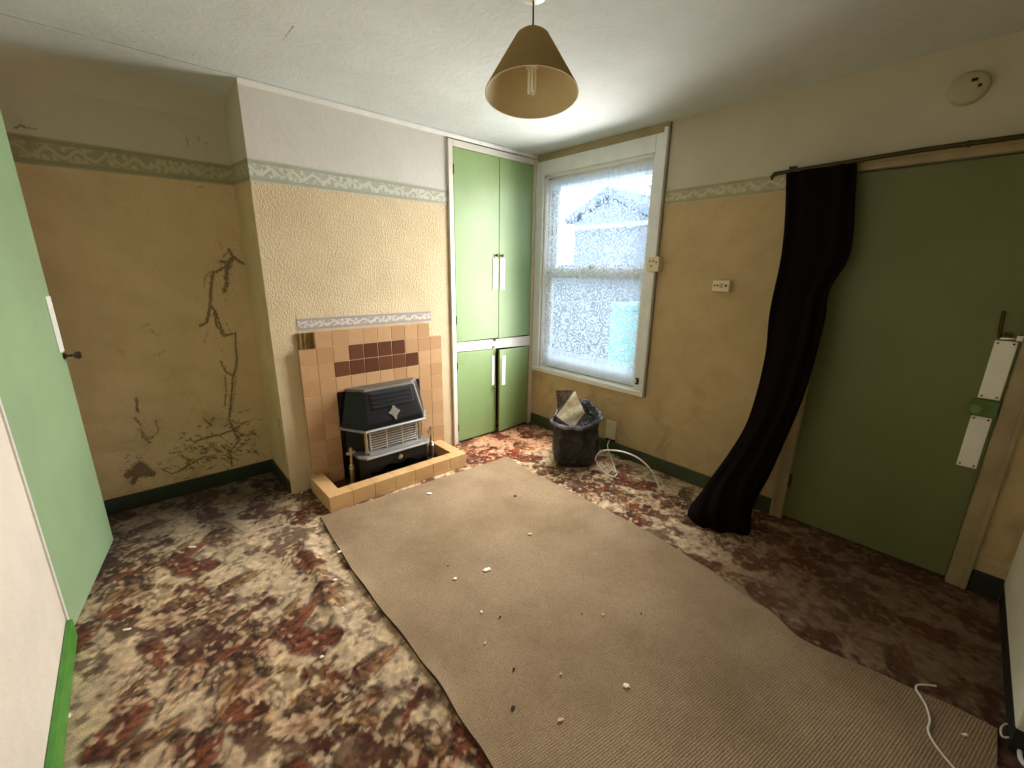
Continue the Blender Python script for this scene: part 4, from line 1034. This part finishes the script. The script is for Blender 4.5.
# ------------------------------------------------------------------ rug
left = [(321, 517), (334, 540), (346, 560), (358, 578), (385, 614), (407, 641), (423, 663), (440, 685), (458, 715), (480, 747), (492, 768)]
right = [(509, 457), (530, 471), (555, 483), (580, 496), (611, 512), (640, 527), (658, 537), (680, 551), (696, 561), (711, 570), (727, 582), (748, 598), (771, 611), (798, 636), (837, 655), (878, 672), (908, 686), (956, 707), (991, 725), (1009, 734)]
top_ = [(322, 516), (360, 501), (400, 488), (440, 475), (467, 467.5), (490, 461), (509, 457)]
LW_ = [at_floor(u, v, .010)[:2] for u, v in left]+[np.array([-2.36, -2.75]), np.array([-2.40, YN+.02])]
RW_ = [at_floor(u, v, .010)[:2] for u, v in right]
NRW, NCL = 150, 60
def bylen(A, n):
    A = np.array(smooth_path(A, 6)); s_ = np.concatenate([[0], np.cumsum(np.linalg.norm(np.diff(A, axis=0), axis=1))]); t = np.linspace(0, s_[-1], n)
    return np.stack([np.interp(t, s_, A[:, k]) for k in range(2)], -1)
def byy(A, n, y0, y1):
    A = np.array(smooth_path(A, 6)); o = np.argsort(A[:, 1]); yy = np.linspace(y0, y1, n)
    return np.stack([np.interp(yy, A[o, 1], A[o, 0]), yy], -1)
yt = -.418; yb = -3.235
La = byy(LW_, NRW, yt, yb); Ra = byy(RW_, NRW, -.502, yb)
rm = MB(); rows = []
for k in range(NRW):
    row = []
    for j in range(NCL+1):
        t = j/NCL; p = La[k]*(1-t)+Ra[k]*t
        dl_ = np.linalg.norm(p-La[k]); z = .009+.010*math.exp(-(dl_/.03)**2)*(.5+.5*math.sin(k*.35)+.3)*ss(np.array(k/NRW), .05, .2)
        row.append((p[0], p[1], float(z)))
    rows.append(row)
edge = [[(a[0], a[1], .0015) for a in rows[0]]]
rm.grid(rows)
ol = [rows[k][0] for k in range(NRW)]; orr = [rows[k][-1] for k in range(NRW)]
rm.grid([ol, [(a[0]-.001, a[1], .0005) for a in ol]], 1); rm.grid([[(a[0]+.001, a[1], .0005) for a in orr], orr], 1)
rm.grid([[(a[0], a[1], .0005) for a in rows[0]], rows[0]], 1); rm.grid([rows[-1], [(a[0], a[1], .0005) for a in rows[-1]]], 1)
rg_ = obj('rug', rm, ['rug', 'rug_edge'], smooth=True)
tag(rg_, 'large ribbed taupe carpet offcut laid over the floral carpet in front of the hearth', 'rug')

# ------------------------------------------------------------------ flakes of plaster and crumbs
def flake(name, u, v, size, lab, mat='plaster', on=0.0, el=1.0, rot_=0.0, grp=None, cat='plaster flake'):
    size *= .62 if mat == 'crumb' else .85
    c = at_floor(u, v, on); k = random.Random(int(u*7+v)); n_ = 7; poly = []
    for i in range(n_):
        a = 2*math.pi*i/n_; r = size*k.uniform(.7, 1.15)
        x, y = r*el*math.cos(a), r*math.sin(a)
        poly.append((c[0]+x*math.cos(rot_)-y*math.sin(rot_), c[1]+x*math.sin(rot_)+y*math.cos(rot_), on+.0006))
    ob = MB(); top = [(c[0]+(p[0]-c[0])*.8, c[1]+(p[1]-c[1])*.8, on+.002+k.uniform(0, .002)) for p in poly]
    ob.loft([poly, top]); o = obj(name, ob, mat); tag(o, lab, cat, grp); return o
G1, G2, G3 = 'plaster flakes on the floral carpet', 'plaster flakes on the brown rug', 'dark crumbs on the brown rug'
yaw_r = YAW
for a in ((192, 547, .011, 'white splinter on the floral carpet nearest the damp alcove', 'plaster', .001, 2.6, YAW),
          (127, 629.5, .009, 'white splinter on the floral carpet beside the mint green door', 'plaster', .001, 2.8, YAW+.2),
          (321.5, 657, .010, 'white plaster flake on the floral carpet, nearest the camera of those left of the rug', 'plaster', .001, 1.1, 0),
          (339, 552, .010, 'white plaster flake at the left rug edge, closest to the hearth', 'plaster', RZ+.008, 1.6, .4),
          (335, 580, .010, 'cream plaster flake on the floral carpet ruck beside the rug', 'plaster', .008, 1.2, .9),
          (342, 608, .009, 'small pale yellow plaster flake on the floral carpet beside the rug edge', 'plaster', .004, 1.3, .3)):
    flake('plaster_flake', *a, grp=G1)
for a in ((487, 569.5, .017, 'largest white plaster flake in the middle of the brown rug', 'plaster', RZ, 1.9, YAW+.3),
          (455, 578.5, .010, 'white plaster flake left of the largest flake on the brown rug', 'plaster', RZ, 1.4, .2),
          (530, 534, .011, 'pale plaster flake on the far half of the brown rug facing the window', 'plaster_tan', RZ, 1.6, YAW),
          (481.5, 612, .008, 'small upright white plaster flake in the middle of the brown rug', 'plaster', RZ, 1.7, 1.2),
          (485, 643, .007, 'tiny white plaster flake on the brown rug near its left edge', 'plaster', RZ, 1.1, .2),
          (626, 685.5, .013, 'rounded white plaster flake alone on the near part of the brown rug', 'plaster', RZ, 1.3, YAW),
          (560.5, 720, .009, 'thin tan splinter on the near part of the brown rug', 'plaster_tan', RZ, 2.2, YAW+.4),
          (429.5, 493.5, .013, 'pale plaster flake on the brown rug just in front of the hearth kerb', 'plaster', RZ, 2.0, YAW),
          (561, 674, .006, 'tiny tan speck on the brown rug above the thin tan splinter', 'plaster_tan', RZ, 1.4, .9),
          (603, 614.5, .007, 'tan speck on the brown rug toward the olive door', 'plaster_tan', RZ, 1.3, .4),
          (965, 735, .008, 'white plaster flake on the rug between the two thin cables', 'plaster', RZ, 1.9, -.9)):
    flake('plaster_flake', *a, grp=G2)
for a in ((515, 496, .014, 'dark brown crumb on the rug nearest the window', 'crumb', RZ, 1.8, YAW),
          (448, 566, .007, 'dark crumb on the rug beside the largest white flake', 'crumb', RZ, 1.2, 0),
          (500, 617, .008, 'dark crumb on the rug beside the small upright white flake', 'crumb', RZ, 1.3, 0),
          (514, 669, .009, 'black crumb on the near left part of the rug', 'crumb', RZ, 1.2, 0),
          (513, 708, .011, 'dark crumb at the near end of the rug left of the tan splinter', 'crumb', RZ, 1.6, .6),
          (582, 614, .007, 'dark crumb on the rug beside the tan speck', 'crumb', RZ, 1.2, 0),
          (641, 614, .007, 'dark crumb on the rug nearest the trailing black curtain', 'crumb', RZ, 1.2, 0)):
    flake('crumb', *a, grp=G3, cat='crumb')
flake('plaster_flake', 474, 438, .016, 'pale plaster flake on the carpet at the foot of the green cupboard', 'plaster', .001, 1.5, YAW, grp=G1)
flake('plaster_flake', 293, 491, .012, 'pale plaster crumbs at the foot of the chimney breast', 'plaster', .001, 1.8, .2, grp=G1)
flake('plaster_flake', 302, 493, .008, 'small pale plaster flake beside the hearth kerb under the thin wire', 'plaster', .001, 1.4, .2, grp=G1)
flake('paint_chip', 69, 716, .008, 'pale paint chip on the carpet against the bright green skirting', 'plaster', .001, 1.8, 1.5, cat='paint chip')

# ------------------------------------------------------------------ outside the window
struct('ground_outside', MB().box(.16, 22, -12, 22, -.45, -.35), 'paving')
hs = thing('neighbour_house', 'pale gabled house across the yard seen through the net curtain', 'house', (8.5, 5.2, -.35))
obj('wall', MB().prism([(8, 3.6, -.35), (8, 6.35, -.35), (8, 6.35, 2.95), (8, 5.05, 3.55), (8, 3.6, 2.85)], (4, 0, 0)), 'ext_wall', hs)
obj('roof', MB().prism([(7.8, 3.3, 2.78), (7.8, 5.05, 3.62), (7.8, 6.6, 2.95), (7.8, 6.6, 3.1), (7.8, 5.05, 3.85), (7.8, 3.3, 2.95)], (4.4, 0, 0)), 'ext_roof', hs)
obj('bargeboard', MB().box(7.74, 7.8, 3.5, 6.4, 2.72, 2.84), 'white_paint', hs)
obj('window', MB().box(7.97, 8.0, 4.4, 5.3, 1.2, 2.2), 'glass_dark', hs)
fe = thing('garden_fence', 'grey boundary fence across the yard outside the window', 'fence', (4.2, 2.5, -.35))
obj('panel', MB().box(4.2, 4.25, -2, 9, -.35, 1.62), 'ext_fence', fe)
obj('rail', MB().box(4.14, 4.2, -2, 9, 1.54, 1.64), 'ext_fence', fe)
bn = MB().lathe((2.3, .36, 0), [(.26, -.35), (.30, .2), (.31, .9), (.28, 1.0), (.31, 1.02), (.31, 1.08), (.02, 1.11)], 28)
tag(obj('water_butt', bn, 'teal', smooth=True), 'teal plastic barrel standing in the yard outside the window', 'barrel')

# ------------------------------------------------------------------ light
w = bpy.data.worlds.new('sky'); sc.world = w; w.use_nodes = True
wt = w.node_tree; wt.nodes.clear()
wo = wt.nodes.new('ShaderNodeOutputWorld'); bgd = wt.nodes.new('ShaderNodeBackground')
bgd.inputs[0].default_value = (.80, .90, 1.0, 1); bgd.inputs[1].default_value = 3.2
wt.links.new(bgd.outputs[0], wo.inputs[0])
def area(name, loc, tgt, sx, sy, power, col, portal=False, spread=180):
    l = bpy.data.lights.new(name, 'AREA'); l.shape = 'RECTANGLE'; l.size = sx; l.size_y = sy; l.energy = power; l.color = col; l.spread = math.radians(spread)
    o = bpy.data.objects.new(name, l); COL.objects.link(o); o.location = loc
    o.rotation_euler = (Vector(tgt)-Vector(loc)).to_track_quat('-Z', 'Y').to_euler()
    if portal: l.cycles.is_portal = True
    return o
area('window_portal', (.155, (WY0+WY1)/2, (WZ0+WZ1)/2), (-1, (WY0+WY1)/2, (WZ0+WZ1)/2), WY1-WY0, WZ1-WZ0, 1, (1, 1, 1), True)
area('room_fill', (-.05, -.74, 1.46), (-1.05, -.74, 1.42), .80, 1.60, 34, (1.0, .985, .95), spread=150)  # added lamp on the room side of the net, boosts the daylight indoors
for k in range(3):                          # added lamps inside the net, casting extra sky light towards the floor
    zc = WZ0+.32+.52*k; area('downward_fill', (-.13, -.74, zc), (-1.13, -.82, zc-.62), .80, .40, 7, (1.0, .985, .95), spread=120)
sc.cycles.use_denoising = True
sc.cycles.max_bounces = 10; sc.cycles.diffuse_bounces = 6; sc.cycles.transparent_max_bounces = 12
sc.cycles.sample_clamp_indirect = 8.0
sc.view_settings.view_transform = 'Standard'
sc.view_settings.look = 'None'
sc.view_settings.exposure = 0.3
sc.view_settings.gamma = 1.0
